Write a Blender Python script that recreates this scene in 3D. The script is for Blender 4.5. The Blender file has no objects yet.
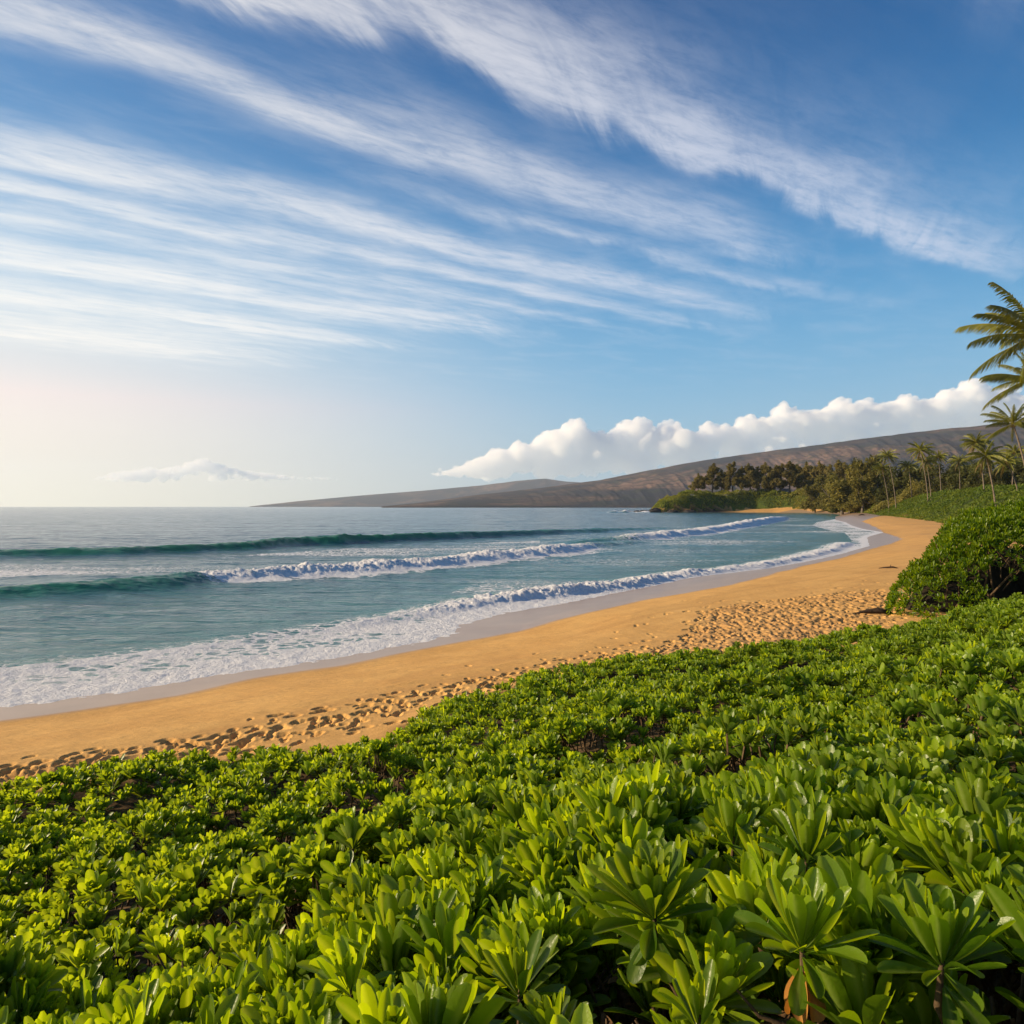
import bpy, math, random
import numpy as np, time as _t
_T0 = _t.time()
from mathutils import Vector, Matrix
R = math.radians
S = bpy.context.scene
COL = S.collection
rng = np.random.default_rng(7)
random.seed(7)
CH = 4.8; FP = 711.0; CX = 512.0; HY = 506.5   # camera height over the sea, focal length in px, horizon row
SUN_AZ = -88.0; SUN_EL = 19.0

# ---------------------------------------------------------------- camera, world, sun, exposure
cam = bpy.data.objects.new('camera', bpy.data.cameras.new('camera')); COL.objects.link(cam)
cam.location = (0, 0, CH); cam.rotation_euler = (R(90 - 0.443), 0, 0)
cam.data.lens = FP * 36 / 1024; cam.data.sensor_width = 36
cam.data.clip_start = 0.05; cam.data.clip_end = 60000
S.camera = cam
S.view_settings.view_transform = 'Standard'; S.view_settings.look = 'None'
S.view_settings.gamma = 1.0; S.view_settings.exposure = 0.53
try:
    S.cycles.max_bounces = 24; S.cycles.diffuse_bounces = 4; S.cycles.glossy_bounces = 4; S.cycles.transmission_bounces = 6; S.cycles.transparent_max_bounces = 8; S.cycles.volume_bounces = 24
    S.cycles.use_denoising = True; S.cycles.caustics_reflective = False; S.cycles.caustics_refractive = False
except Exception: pass

class NT:
    """a small helper to write node graphs as expressions"""
    def __init__(s, tree): s.t = tree; s.n = tree.nodes; s.l = tree.links
    def node(s, typ, **kw):
        nd = s.n.new(typ)
        for k, v in kw.items():
            if k.startswith('i_'): s.put(nd.inputs[k[2:].replace('_', ' ')], v)
            else: setattr(nd, k, v)
        return nd
    def put(s, inp, v):
        if hasattr(v, 'links') or isinstance(v, bpy.types.NodeSocket): s.l.new(v, inp)
        else: inp.default_value = v
    def m(s, op, a, b=None, c=None, clamp=False):
        nd = s.n.new('ShaderNodeMath'); nd.operation = op; nd.use_clamp = clamp
        for i, v in enumerate((a, b, c)):
            if v is not None: s.put(nd.inputs[i], v)
        return nd.outputs[0]
    def add(s, a, b): return s.m('ADD', a, b)
    def sub(s, a, b): return s.m('SUBTRACT', a, b)
    def mul(s, a, b): return s.m('MULTIPLY', a, b)
    def ramp(s, v, a, b, lo=0.0, hi=1.0):
        nd = s.n.new('ShaderNodeMapRange'); nd.interpolation_type = 'SMOOTHSTEP'
        for i, x in enumerate((v, a, b, lo, hi)): s.put(nd.inputs[i], x)
        return nd.outputs[0]
    def mix(s, f, a, b, mode='MIX'):
        nd = s.n.new('ShaderNodeMix'); nd.data_type = 'RGBA'; nd.blend_type = mode
        s.put(nd.inputs[0], f)
        s.put(nd.inputs[6], a if not isinstance(a, tuple) else (*a[:3], 1)); s.put(nd.inputs[7], b if not isinstance(b, tuple) else (*b[:3], 1))
        return nd.outputs[2]
    def noise(s, vec, scale, detail=4, rough=0.55, dist=0.0, out=0):
        nd = s.n.new('ShaderNodeTexNoise'); s.put(nd.inputs['Vector'], vec); s.put(nd.inputs['Scale'], scale)
        nd.inputs['Detail'].default_value = detail; nd.inputs['Roughness'].default_value = rough; nd.inputs['Distortion'].default_value = dist
        return nd.outputs[out]
    def comb(s, x, y, z=0.0):
        nd = s.n.new('ShaderNodeCombineXYZ')
        for i, v in enumerate((x, y, z)): s.put(nd.inputs[i], v)
        return nd.outputs[0]
    def attr(s, name, out='Fac'):
        nd = s.n.new('ShaderNodeAttribute'); nd.attribute_name = name; return nd.outputs[out]
    def scale(s, v, k):
        nd = s.n.new('ShaderNodeVectorMath'); nd.operation = 'MULTIPLY'; s.put(nd.inputs[0], v); nd.inputs[1].default_value = k; return nd.outputs[0]

W = bpy.data.worlds.new('World'); S.world = W; W.use_nodes = True
W.cycles.sampling_method = 'MANUAL'; W.cycles.sample_map_resolution = 512
t = NT(W.node_tree); t.n.clear()
sky = t.n.new('ShaderNodeTexSky'); sky.sky_type = 'NISHITA'; sky.sun_disc = False
sky.sun_elevation = R(SUN_EL); sky.sun_rotation = R(SUN_AZ); sky.air_density = 1.0; sky.dust_density = 0.6; sky.ozone_density = 2.2
tc = t.n.new('ShaderNodeTexCoord'); sp = t.n.new('ShaderNodeSeparateXYZ'); t.l.new(tc.outputs['Generated'], sp.inputs[0])
zz = t.m('MAXIMUM', sp.outputs[2], 0.02)
u = t.m('DIVIDE', sp.outputs[0], zz); v = t.m('DIVIDE', sp.outputs[1], zz)     # the cirrus sheet overhead, seen as a flat layer
a0 = R(57)
ss = t.add(t.mul(u, math.sin(a0)), t.mul(v, math.cos(a0)))
tt = t.sub(t.mul(u, math.cos(a0)), t.mul(v, math.sin(a0)))
P = t.comb(ss, tt)
warp = t.mul(t.sub(t.noise(t.scale(P, (0.9, 1.3, 1)), 1.0, 3, 0.5), 0.5), 0.34)
warp = t.add(warp, t.mul(t.sub(t.noise(t.scale(P, (2.4, 2.8, 1)), 1.0, 3, 0.5), 0.5), 0.16))
tw = t.add(tt, warp)
# combed fibres: noise stretched along a direction turned away from the bands
fa = R(-32)
f1 = t.add(t.mul(ss, math.cos(fa)), t.mul(tt, math.sin(fa))); f2 = t.sub(t.mul(tt, math.cos(fa)), t.mul(ss, math.sin(fa)))
fib = t.noise(t.comb(t.mul(f1, 1.8), t.mul(f2, 9.0)), 1.0, 6, 0.62, 0.5)
fib2 = t.noise(t.comb(t.mul(ss, 1.4), t.mul(tt, 9.0), 3.0), 1.0, 6, 0.6, 0.35)
fine = t.noise(t.scale(P, (5, 17, 1)), 1.0, 8, 0.72, 0.35)
puff = t.noise(t.scale(P, (2.2, 4.0, 1)), 1.0, 5, 0.6, 0.4)
dens = 0.0
#        t0     w_lo  w_hi  s_start s_end amp  use comb fibres
bands = [(-1.40, .055, .17, -0.6, 3.7, 1.05, 1),
         (-1.80, .08, .13, -2.0, 2.75, 0.78, 2),
         (-2.02, .06, .09, 1.3, 3.5, 0.50, 1),
         (-2.46, .08, .15, -3.0, 3.3, 1.15, 2),
         (-2.74, .05, .10, -3.0, 3.2, 0.75, 0),
         (-3.00, .05, .06, -1.0, 2.9, 0.45, 0),
         (-3.52, .12, .20, -3.0, 2.3, 1.15, 0),
         (-4.15, .14, .18, -3.0, 2.0, 1.15, 0),
         (-5.05, .25, .35, -3.0, 1.5, 1.15, 0),
         (-1.30, .15, .35, -1.0, 3.4, 0.13, 1),
         (-1.75, .15, .2, -2.5, 2.6, 0.10, 0),
         (-3.10, .60, .50, -3.0, 2.4, 0.35, 0),
         (-4.60, .90, .90, -3.0, 1.7, 0.55, 0),
         (-0.42, .20, .30, 0.2, 2.4, 0.22, 1)]
for t0, wl, wh, s0, s1, amp, comb in bands:
    d = t.sub(tw, t0)
    if comb == 1: d = t.add(d, t.mul(t.sub(fib, .5), .16))
    lo = t.m('DIVIDE', t.m('MINIMUM', d, 0.0), wl); hi = t.m('DIVIDE', t.m('MAXIMUM', d, 0.0), wh)
    g = t.m('EXPONENT', t.mul(t.add(t.mul(lo, lo), t.mul(hi, hi)), -1.0))
    g = t.mul(g, t.ramp(ss, s0 - .8, s0 + .3)); g = t.mul(g, t.ramp(t.add(ss, t.mul(t.sub(fib, .5), 1.2)), s1 + .1, s1 - .9))
    f = t.ramp(fib if comb == 1 else (t.mul(t.add(fib, fib2), .5) if comb == 2 else fib2), 0.30, 0.62, 0.45 if comb else .45, 1.05)
    g = t.mul(t.mul(g, f), amp)
    dens = g if isinstance(dens, float) else t.add(dens, g)
haze_c = t.mul(t.ramp(puff, .42, .75), t.ramp(t.sub(0.0, tt), 0.6, 2.6, .0, .16))
dens = t.add(t.mul(dens, t.ramp(fine, .30, .64, .48, 1.15)), haze_c)
dens = t.mul(dens, t.ramp(t.noise(t.scale(P, (1.1, 3.0, 1)), 1.3, 4, .6, .3), .32, .60, .60, 1.1))
dens = t.mul(dens, t.ramp(sp.outputs[2], 0.12, 0.24))
dens = t.m('SUBTRACT', 1.0, t.m('EXPONENT', t.mul(dens, -1.25)))
az = t.ramp(sp.outputs[0], -0.6, 0.5)
ccol = t.mix(az, (8.4, 7.9, 7.2), (5.6, 5.8, 6.6))
def skyramp(stops):
    cr = t.n.new('ShaderNodeValToRGB'); t.l.new(t.m('MAXIMUM', sp.outputs[2], 0.0), cr.inputs[0]); cr.color_ramp.interpolation = 'B_SPLINE'
    for i, (q, c) in enumerate(stops):
        e = cr.color_ramp.elements[i] if i < 2 else cr.color_ramp.elements.new(q); e.position = q; e.color = (*c, 1)
    return cr.outputs[0]
# clear-air colour by height above the horizon, away from the sun and towards it
away = skyramp([(0, (.42, .53, .60)), (1, (.006, .045, .17)), (.06, (.37, .55, .66)), (.16, (.22, .48, .70)), (.28, (.085, .33, .62)), (.42, (.012, .155, .41)), (.60, (.001, .068, .235))])
toward = skyramp([(0, (1.95, .94, .74)), (1, (.03, .10, .30)), (.06, (1.40, .90, .76)), (.16, (.84, .84, .78)), (.28, (.38, .60, .80)), (.42, (.060, .255, .55)), (.60, (.014, .120, .36))])
clear = t.mix(t.ramp(sp.outputs[0], .22, -.72), away, toward)
skyc = t.mix(.94, t.mix(1.0, sky.outputs[0], (.80, .98, 1.10), 'MULTIPLY'), t.mix(1.0, clear, (7.7, 7.7, 7.7), 'MULTIPLY'))
out = t.mix(t.mul(dens, 0.78), skyc, ccol)
bg = t.node('ShaderNodeBackground'); t.l.new(out, bg.inputs[0]); bg.inputs[1].default_value = 0.096
wo = t.n.new('ShaderNodeOutputWorld'); t.l.new(bg.outputs[0], wo.inputs[0])

sun = bpy.data.objects.new('sun', bpy.data.lights.new('sun', 'SUN')); COL.objects.link(sun)
sun.data.energy = 5.0; sun.data.angle = R(0.5); sun.data.color = (1.0, 0.79, 0.52)
sd_ = Vector((math.sin(R(SUN_AZ)) * math.cos(R(SUN_EL)), math.cos(R(SUN_AZ)) * math.cos(R(SUN_EL)), math.sin(R(SUN_EL))))
sun.rotation_euler = sd_.to_track_quat('Z', 'Y').to_euler()

# ---------------------------------------------------------------- numeric helpers
def gp(px, py, z=0.0):
    d = (CH - z) * FP / (py - HY); return ((px - CX) / FP * d, d)
def at(px, d): return (px - CX) / FP * d
def pz(py, d): return CH - (py - HY) / FP * d
def h2(ix, iy, seed):
    n = (ix.astype(np.int64) * 374761393 + iy.astype(np.int64) * 668265263 + seed * 1274126177) & 0xffffffff
    n = ((n ^ (n >> 13)) * 1274126177) & 0xffffffff
    return ((n ^ (n >> 16)) & 0xffff) / 65535.0
def vn(x, y, seed=0):
    ix = np.floor(x); iy = np.floor(y); fx = x - ix; fy = y - iy
    fx = fx * fx * fx * (fx * (fx * 6 - 15) + 10); fy = fy * fy * fy * (fy * (fy * 6 - 15) + 10)
    a = h2(ix, iy, seed); b = h2(ix + 1, iy, seed); c = h2(ix, iy + 1, seed); d = h2(ix + 1, iy + 1, seed)
    return (a + (b - a) * fx) + ((c + (d - c) * fx) - (a + (b - a) * fx)) * fy
def fbm(x, y, oct=4, seed=0, rough=0.5):
    s = 0; a = 1; tot = 0
    for k in range(oct):
        s = s + a * (vn(x * 2 ** k + 17.3 * k, y * 2 ** k - 9.1 * k, seed + k) - .5); tot += a; a *= rough
    return s / tot * 2
def sm(x, a, b):
    q = np.clip((x - a) / (b - a), 0, 1); return q * q * (3 - 2 * q)
def inside(x, y, poly):
    r = np.zeros(x.shape, bool); n = len(poly)
    for i in range(n):
        x0, y0 = poly[i]; x1, y1 = poly[(i + 1) % n]
        if y0 == y1: continue
        c = ((y0 > y) != (y1 > y)) & (x < (x1 - x0) * (y - y0) / (y1 - y0) + x0)
        r ^= c
    return r
def pdist(x, y, pl, closed=False, param=False):
    best = np.full(x.shape, 1e18); bp = np.zeros(x.shape); side = np.zeros(x.shape)
    n = len(pl); m = n if closed else n - 1; acc = 0.0
    for i in range(m):
        x0, y0 = pl[i][:2]; x1, y1 = pl[(i + 1) % n][:2]
        dx, dy = x1 - x0, y1 - y0; L = dx * dx + dy * dy
        q = np.clip(((x - x0) * dx + (y - y0) * dy) / L, 0, 1)
        d = (x - x0 - q * dx) ** 2 + (y - y0 - q * dy) ** 2
        k = d < best; best = np.where(k, d, best)
        if param:
            bp = np.where(k, i + q, bp); side = np.where(k, np.sign(dx * (y - y0) - dy * (x - x0)), side)
    best = np.sqrt(best)
    return (best, bp, side) if param else best
def smooth_line(pl, k=3):
    """Catmull-Rom through the points"""
    p = np.array(pl, float); p = np.vstack([2 * p[0] - p[1], p, 2 * p[-1] - p[-2]]); o = []
    for i in range(1, len(p) - 2):
        for q in np.linspace(0, 1, k, endpoint=False):
            o.append(.5 * ((2 * p[i]) + (-p[i-1] + p[i+1]) * q + (2 * p[i-1] - 5 * p[i] + 4 * p[i+1] - p[i+2]) * q * q + (-p[i-1] + 3 * p[i] - 3 * p[i+1] + p[i+2]) * q ** 3))
    o.append(p[-2]); return [tuple(a) for a in o]

# waterline and land
WL_px = [(0, 705), (60, 698), (120, 690), (220, 673), (330, 657), (435, 637), (449, 627), (500, 613), (560, 603), (640, 587), (689, 577), (740, 571), (790, 564), (835, 555), (869, 546)]
WL = [(-200, -140), (-100, -62), (-45, -12), (-22, 9)] + smooth_line([gp(*p) for p in WL_px], 3) + \
     [(56, 112), (69, 132), (75, 152), (86, 180), (101, 215), (116, 255), (150, 330), (185, 400), (212, 470), (218, 530), (208, 566), (184, 574), (150, 571), (118, 566), (110, 580), (116, 645), (220, 775), (500, 1100), (1100, 1900), (1500, 2600)]
LAND = WL + [(14000, 2600), (14000, -14000), (-300, -14000)]
WET_px = [(0, 719), (100, 706), (180, 695), (256, 677), (340, 663), (410, 648), (512, 632), (580, 620), (640, 604), (734, 591), (771, 582), (797, 566), (840, 557), (880, 546), (903, 540), (890, 534), (878, 528), (862, 522)]
WETL = [(-60, -30), (-25, 6)] + [gp(px, py, .25) for px, py in WET_px] + [(140, 270), (190, 370), (220, 450), (225, 560)]
WET = WETL + [(118, 569), (0, 700), (-300, 300), (-300, -140)]
# foot of the far vegetation
FOOT = [(30, 20), (33, 40), (46, 62), (64, 95), (80, 128), (101, 170), (126, 230), (150, 290), (185, 372), (216, 460), (232, 530), (226, 575), (200, 588), (170, 582), (150, 575), (120, 569.5), (116, 578), (122, 640), (225, 760), (505, 1090), (1110, 1890)]
FARLAND = FOOT + [(14000, 2500), (14000, -14000), (30, -14000)]
# near thicket of beach shrub on the dune
NE_px = [(-60, 806), (0, 789), (80, 771), (200, 756), (300, 744), (370, 743), (385, 724), (430, 704), (500, 683), (560, 669), (620, 661), (700, 653), (790, 649), (850, 641), (890, 633), (940, 619), (1000, 606), (1060, 600)]
NE = [gp(px, py, 1.05 + 0.35 * max(0, (px - 400) / 600)) for px, py in NE_px]
NEAR = NE + [(36, 24), (60, 10), (60, -60), (-40, -60), (-22, -12)]
cp = [(980, 1000, 1.15), (800, 990, 1.25), (620, 1000, 1.45), (300, 1000, 2.1), (0, 1000, 2.6), (980, 800, 2.7), (700, 800, 3.7), (350, 800, 6.6), (0, 900, 4.6), (200, 900, 4.0), (500, 900, 2.7),
      (820, 880, 1.9), (640, 900, 2.1), (100, 810, 7.6), (1000, 700, 5.8), (850, 700, 7.2), (700, 700, 9.0), (450, 730, 10.5), (1000, 622, 13), (850, 660, 13), (600, 700, 10.8)]
pts = [(at(px, d), d, pz(py, d)) for px, py, d in cp]
pts += [(x, y, 1.15 + 0.35 * min(1, max(0, (px - 400) / 600)) + .04) for (x, y), (px, py) in zip(NE, NE_px)]
pts += [(22, 10, 3.1), (20, 0, 3.8), (8, 3, 4.0), (30, -15, 4.5), (0, -6, 4.2), (-8, -8, 3.0), (-14, -4, 1.6), (-25, -12, .8), (40, 12, 3.5), (5, -30, 4.6), (0.6, 0.3, 3.98), (-.8, .3, 3.9)]
pts = np.array(pts)
def tps_fit(p, lam=0.02):
    n = len(p); d = np.hypot(p[:, None, 0] - p[None, :, 0], p[:, None, 1] - p[None, :, 1]); K = np.where(d > 0, d * d * np.log(d + 1e-12), 0) + lam * np.eye(n)
    Q = np.c_[np.ones(n), p[:, :2]]; A = np.zeros((n + 3, n + 3)); A[:n, :n] = K; A[:n, n:] = Q; A[n:, :n] = Q.T
    return np.linalg.solve(A, np.r_[p[:, 2], 0, 0, 0])
TW = tps_fit(pts)
def canopy(x, y):
    xx = np.clip(x, -30, 45); yy = np.clip(y, -35, 30)
    s = TW[-3] + TW[-2] * xx + TW[-1] * yy
    for (px, py, _), w in zip(pts, TW[:-3]):
        d2 = (xx - px) ** 2 + (yy - py) ** 2 + 1e-12; s = s + w * .5 * d2 * np.log(d2)
    return np.clip(s, .6, 4.8)
def lumps(x, y):
    r = np.hypot(x, y); a = sm(r, 1.2, 4.5)
    return a * (.38 * fbm(x * .75, y * .75, 2, 41) + .16 * fbm(x * 1.9, y * 1.9, 2, 47)) + .05 * fbm(x * 3, y * 3, 2, 5)
def beach_z(sd, x, y):
    z = np.interp(sd, [-3000, -300, -60, -10, 0, 3, 7, 12, 22, 60], [-60, -14, -5, -1.1, 0, .24, .75, 1.10, 1.45, 1.9])
    return z
def shore(x, y):
    d = pdist(x, y, WL); i = inside(x, y, LAND); return np.where(i, d, -d)
def bluff_h(x, y):
    d = pdist(x, y, FOOT); i = inside(x, y, FARLAND); e = np.where(i, d, -d)
    r = np.hypot(x, y)
    top = np.interp(y, [0, 60, 120, 200, 300, 360, 420, 500, 560, 590, 700, 3000], [1.5, 3.0, 5.2, 7.8, 7.5, 5.0, 3.5, 5.5, 9.5, 11.0, 11.0, 9])
    wdt = np.interp(y, [0, 120, 250, 400, 500, 560, 700], [24, 15, 20, 20, 14, 8, 12])
    top = top * (1 - sm(y, 520, 560) * (1 - sm(x, 114, 150)) * .55)
    return e, top * sm(e, 0, wdt)
def ground(x, y, full=False):
    sd = shore(x, y) + .10 * fbm(x * .45, y * .45, 2, 3)
    z = beach_z(sd, x, y)
    e, bh = bluff_h(x, y)
    z = z + 1.5 * sm(y, 300, 520) * sm(sd, 1, 16)
    z = z + bh + np.where(e > 0, sm(e, 0, 12) * (.5 * fbm(x * .06, y * .06, 3, 8)), 0)
    near = (np.abs(x) < 70) & (y < 40) & (y > -70)
    n = np.full(x.shape, -50.0)
    if near.any():
        xn = x[near]; yn = y[near]
        dn = pdist(xn, yn, NEAR, True); n_ = np.where(inside(xn, yn, NEAR), dn, -dn); n[near] = n_
        s = sm(n_, -.6, 1.2) * sm(yn, -70, -40)
        c = canopy(xn, yn) - .45 * sm(n_, 0, 1.5) - .12
        z[near] = z[near] * (1 - s) + c * s
    return (z, sd, e, n) if full else z

def grid_mesh(name, X, Y, Z, attrs, mat, mask=None, kind='structure'):
    nr, nc = X.shape
    co = np.stack([X, Y, Z], -1).reshape(-1, 3).astype(np.float32)
    i = np.arange(nr * nc).reshape(nr, nc)
    f = np.stack([i[:-1, :-1], i[:-1, 1:], i[1:, 1:], i[1:, :-1]], -1)
    f = f[mask[:-1, :-1] | mask[1:, 1:]] if mask is not None else f.reshape(-1, 4)
    f = f[:, ::-1]
    if mask is not None:
        used = np.unique(f); remap = np.full(nr * nc, -1); remap[used] = np.arange(len(used)); f = remap[f]; co = co[used]
    o = raw_mesh(name, co, f, mat, kind=kind)
    for k, a in attrs.items():
        at_ = o.data.attributes.new(k, 'FLOAT', 'POINT'); a = a.reshape(-1).astype(np.float32)
        at_.data.foreach_set('value', a[used] if mask is not None else a)
    return o
def raw_mesh(name, co, quads, mat, parent=None, smooth=True, kind=None, attrs=None, mats=None, midx=None):
    co = np.asarray(co, np.float32); f = np.asarray(quads, np.int32)
    me = bpy.data.meshes.new(name); k = f.shape[1]
    me.vertices.add(len(co)); me.vertices.foreach_set('co', co.ravel())
    me.loops.add(len(f) * k); me.loops.foreach_set('vertex_index', f.ravel())
    me.polygons.add(len(f)); me.polygons.foreach_set('loop_start', np.arange(0, len(f) * k, k, dtype=np.int32))
    try: me.polygons.foreach_set('loop_total', np.full(len(f), k, dtype=np.int32))
    except Exception: pass
    for m_ in (mats or [mat]): me.materials.append(m_)
    if midx is not None: me.polygons.foreach_set('material_index', np.asarray(midx, np.int32))
    me.update(calc_edges=True)
    me.polygons.foreach_set('use_smooth', np.full(len(f), smooth))
    for kk, a in (attrs or {}).items():
        at_ = me.attributes.new(kk, 'FLOAT', 'POINT'); at_.data.foreach_set('value', np.asarray(a, np.float32))
    o = bpy.data.objects.new(name, me); COL.objects.link(o); o.parent = parent
    if kind: o['kind'] = kind
    return o
def new_mat(name):
    m_ = bpy.data.materials.new(name); m_.use_nodes = True; m_.node_tree.nodes.clear(); return m_, NT(m_.node_tree)
def finish(t, shader, disp=None):
    o = t.n.new('ShaderNodeOutputMaterial'); t.l.new(shader, o.inputs[0])
def bump(t, h, dist, strength=1.0, normal=None):
    b = t.n.new('ShaderNodeBump'); t.put(b.inputs['Height'], h); b.inputs['Distance'].default_value = dist; t.put(b.inputs['Strength'], strength)
    if normal is not None: t.l.new(normal, b.inputs['Normal'])
    return b.outputs[0]
def geo_pos(t): return t.n.new('ShaderNodeNewGeometry').outputs['Position']
def prin(t, col, rough, normal=None, spec=0.5, **kw):
    p = t.n.new('ShaderNodeBsdfPrincipled'); t.put(p.inputs['Base Color'], col if not isinstance(col, tuple) else (*col[:3], 1)); t.put(p.inputs['Roughness'], rough)
    t.put(p.inputs['Specular IOR Level'], spec)
    if normal is not None: t.l.new(normal, p.inputs['Normal'])
    for k, v_ in kw.items(): t.put(p.inputs[k.replace('_', ' ')], v_)
    return p.outputs[0]

# ---------------------------------------------------------------- ground
m_ground, t = new_mat('sand_and_soil')
p = geo_pos(t); wet = t.attr('wet'); green = t.attr('green'); tram = t.attr('trampled')
n1 = t.noise(p, 0.6, 5, .6); n2 = t.noise(p, 9, 4, .65); n3 = t.noise(p, 260, 2, .6); n4 = t.noise(t.scale(p, (1, .35, 1)), .12, 4, .6)
dry = t.mix(t.ramp(n1, .3, .7), (.77, .44, .135), (.66, .36, .105)); dry = t.mix(t.ramp(n2, .35, .75, 0, .30), dry, (.46, .25, .08))
rt = t.n.new('ShaderNodeMapping'); rt.inputs['Rotation'].default_value = (0, 0, -.75); t.l.new(p, rt.inputs[0])
dry = t.mix(t.ramp(t.noise(t.scale(rt.outputs[0], (.10, 1.3, 1)), 1.0, 5, .65, .4), .45, .68, 0, .45), dry, (.52, .27, .085))
dry = t.mix(t.ramp(n3, .52, .72, 0, .4), dry, (.25, .15, .07))
dry = t.mix(t.mul(tram, t.ramp(n4, .35, .7, .2, .6)), dry, (.42, .235, .10))
wetc = t.mix(t.ramp(n1, .3, .7), (.43, .29, .18), (.37, .245, .15))
sandc = t.mix(wet, dry, wetc)
soil = t.mix(t.ramp(t.noise(p, 5, 5, .65), .4, .6), (.055, .035, .018), (.16, .10, .05))
g1 = t.noise(p, .10, 6, .65); g2 = t.noise(p, .9, 5, .7)
grass = t.mix(t.ramp(g1, .38, .62), (.060, .085, .016), (.115, .155, .022)); grass = t.mix(t.ramp(g2, .42, .66, 0, .7), grass, (.045, .060, .014))
soft = t.attr('soil')
col = t.mix(t.ramp(t.add(green, t.mul(t.sub(g2, .5), .5)), .35, .65), sandc, grass)
rockc = t.mix(t.ramp(t.noise(p, .6, 5, .6), .35, .65), (.018, .015, .013), (.05, .04, .035))
col = t.mix(t.attr('rock'), col, rockc)
col = t.mix(soft, col, soil)
grain = t.add(t.mul(n3, .3), t.noise(p, 40, 4, .7)); rip = t.noise(t.scale(p, (1.0, 2.2, 1)), 2.4, 5, .6)
nb = bump(t, grain, .008, t.ramp(wet, 0, 1, .7, .05)); nb = bump(t, rip, .05, t.ramp(wet, 0, .8, .7, .03), nb)
far_b = t.noise(p, 1.6, 5, .7); nb = bump(t, far_b, .08, t.mul(tram, .7), nb)
nb = bump(t, t.noise(p, .5, 6, .75), 1.6, t.mul(green, .9), nb)
rough = t.ramp(wet, .25, .95, .95, .28)
finish(t, prin(t, col, rough, nb, t.ramp(wet, .2, 1, .15, .28)))

azd = np.concatenate([np.linspace(-180, -52, 40)[:-1], np.linspace(-52, 52, 1350), np.linspace(52, 180, 40)[1:]])
rr = np.concatenate([np.geomspace(.4, 8, 60)[:-1], np.geomspace(8, 70, 620)[:-1], np.geomspace(70, 800, 280)[:-1], np.geomspace(800, 13000, 40)])
AZ, RR = np.meshgrid(np.radians(azd), rr); GX = np.sin(AZ) * RR; GY = np.cos(AZ) * RR
GZ, SD, FE, NEi = ground(GX, GY, True)
wd = pdist(GX, GY, WET, True); wi = np.where(inside(GX, GY, WET), wd, -wd) + .35 * fbm(GX * .25, GY * .25, 3, 12)
wetA = sm(wi, -.45, .35); 
gA = sm(FE + 1.2 * fbm(GX * .12, GY * .12, 3, 20) * np.clip(RR / 60, .2, 6), -.5, 1.5)
rockA = sm(GX, 90, 110) * sm(RR, 540, 570) * sm(-GX, -190, -165) * sm(-GZ, -4.5, -2.8)
soilA = sm(NEi + .35 * fbm(GX * 1.2, GY * 1.2, 3, 29), -.05, .55)
TR = [gp(px, py, 1.2) for px, py in [(700, 606), (730, 598), (850, 590), (880, 588), (905, 600), (905, 620), (860, 640), (760, 655), (640, 662), (560, 672), (560, 664), (640, 645), (690, 622)]] 
td = pdist(GX, GY, TR, True); ti = np.where(inside(GX, GY, TR), td, -td)
trA = np.maximum(sm(ti, -.5, .8), sm(FE, -26, -8) * sm(RR, 60, 90) * .8)
# footprints pressed into the sand: a pit with a pushed-up rim
FPX = []
def stamp_add(x, y, ang, L, dep): FPX.append((x, y, ang, L, dep))
r2 = random.Random(3)
iso = [(25, 776), (8, 771), (33, 783), (62, 770), (86, 771), (75, 765), (97, 762), (120, 774), (138, 768), (168, 764), (140, 760), (105, 778), (15, 789), (52, 788), (168, 754), (190, 756), (215, 750), (240, 746), (170, 741), (277, 714), (318, 707), (292, 716),
       (325, 705), (5, 800), (110, 752), (395, 692), (413, 692), (450, 682), (470, 676), (565, 655), (603, 655), (686, 610), (686, 620), (687, 628), (669, 640), (700, 611)]
for px, py in iso:
    x, y = gp(px, py - 6 * (px < 300), .95); stamp_add(x, y, r2.uniform(.0, .8), r2.uniform(.34, .42), r2.uniform(.09, .13))
for k in range(600):     # the beaten track that runs along the thicket
    px = 660 - 700 * r2.random() ** 1.15; ce = np.interp(px, [-40, 100, 210, 300, 400, 500, 600, 660], [775, 757, 741, 726, 702, 678, 657, 652]); wdt = np.interp(px, [0, 250, 400, 660], [14, 20, 17, 10])
    x, y = gp(px, ce + r2.gauss(0, 1) * wdt * .55 - 2, 1.0); stamp_add(x, y, r2.uniform(0, 3.14) * .6, r2.uniform(.22, .36), r2.uniform(.04, .10))
bx = np.array(TR); k = 0
while k < 2300:          # the trampled area
    x = r2.uniform(bx[:, 0].min(), bx[:, 0].max()); y = r2.uniform(bx[:, 1].min(), bx[:, 1].max())
    if inside(np.array([x]), np.array([y]), TR)[0]: stamp_add(x, y, r2.uniform(0, 3.14), r2.uniform(.18, .34), r2.uniform(.045, .095)); k += 1
for k in range(260):
    x, y = TR[r2.randrange(len(TR))]; stamp_add(x + r2.gauss(0, 1.6), y + r2.gauss(0, 2.2), r2.uniform(0, 3.14), r2.uniform(.22, .34), r2.uniform(.03, .07))
lr = np.log(rr); daz = np.radians(azd)
FZ = np.zeros(GX.shape)
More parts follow.
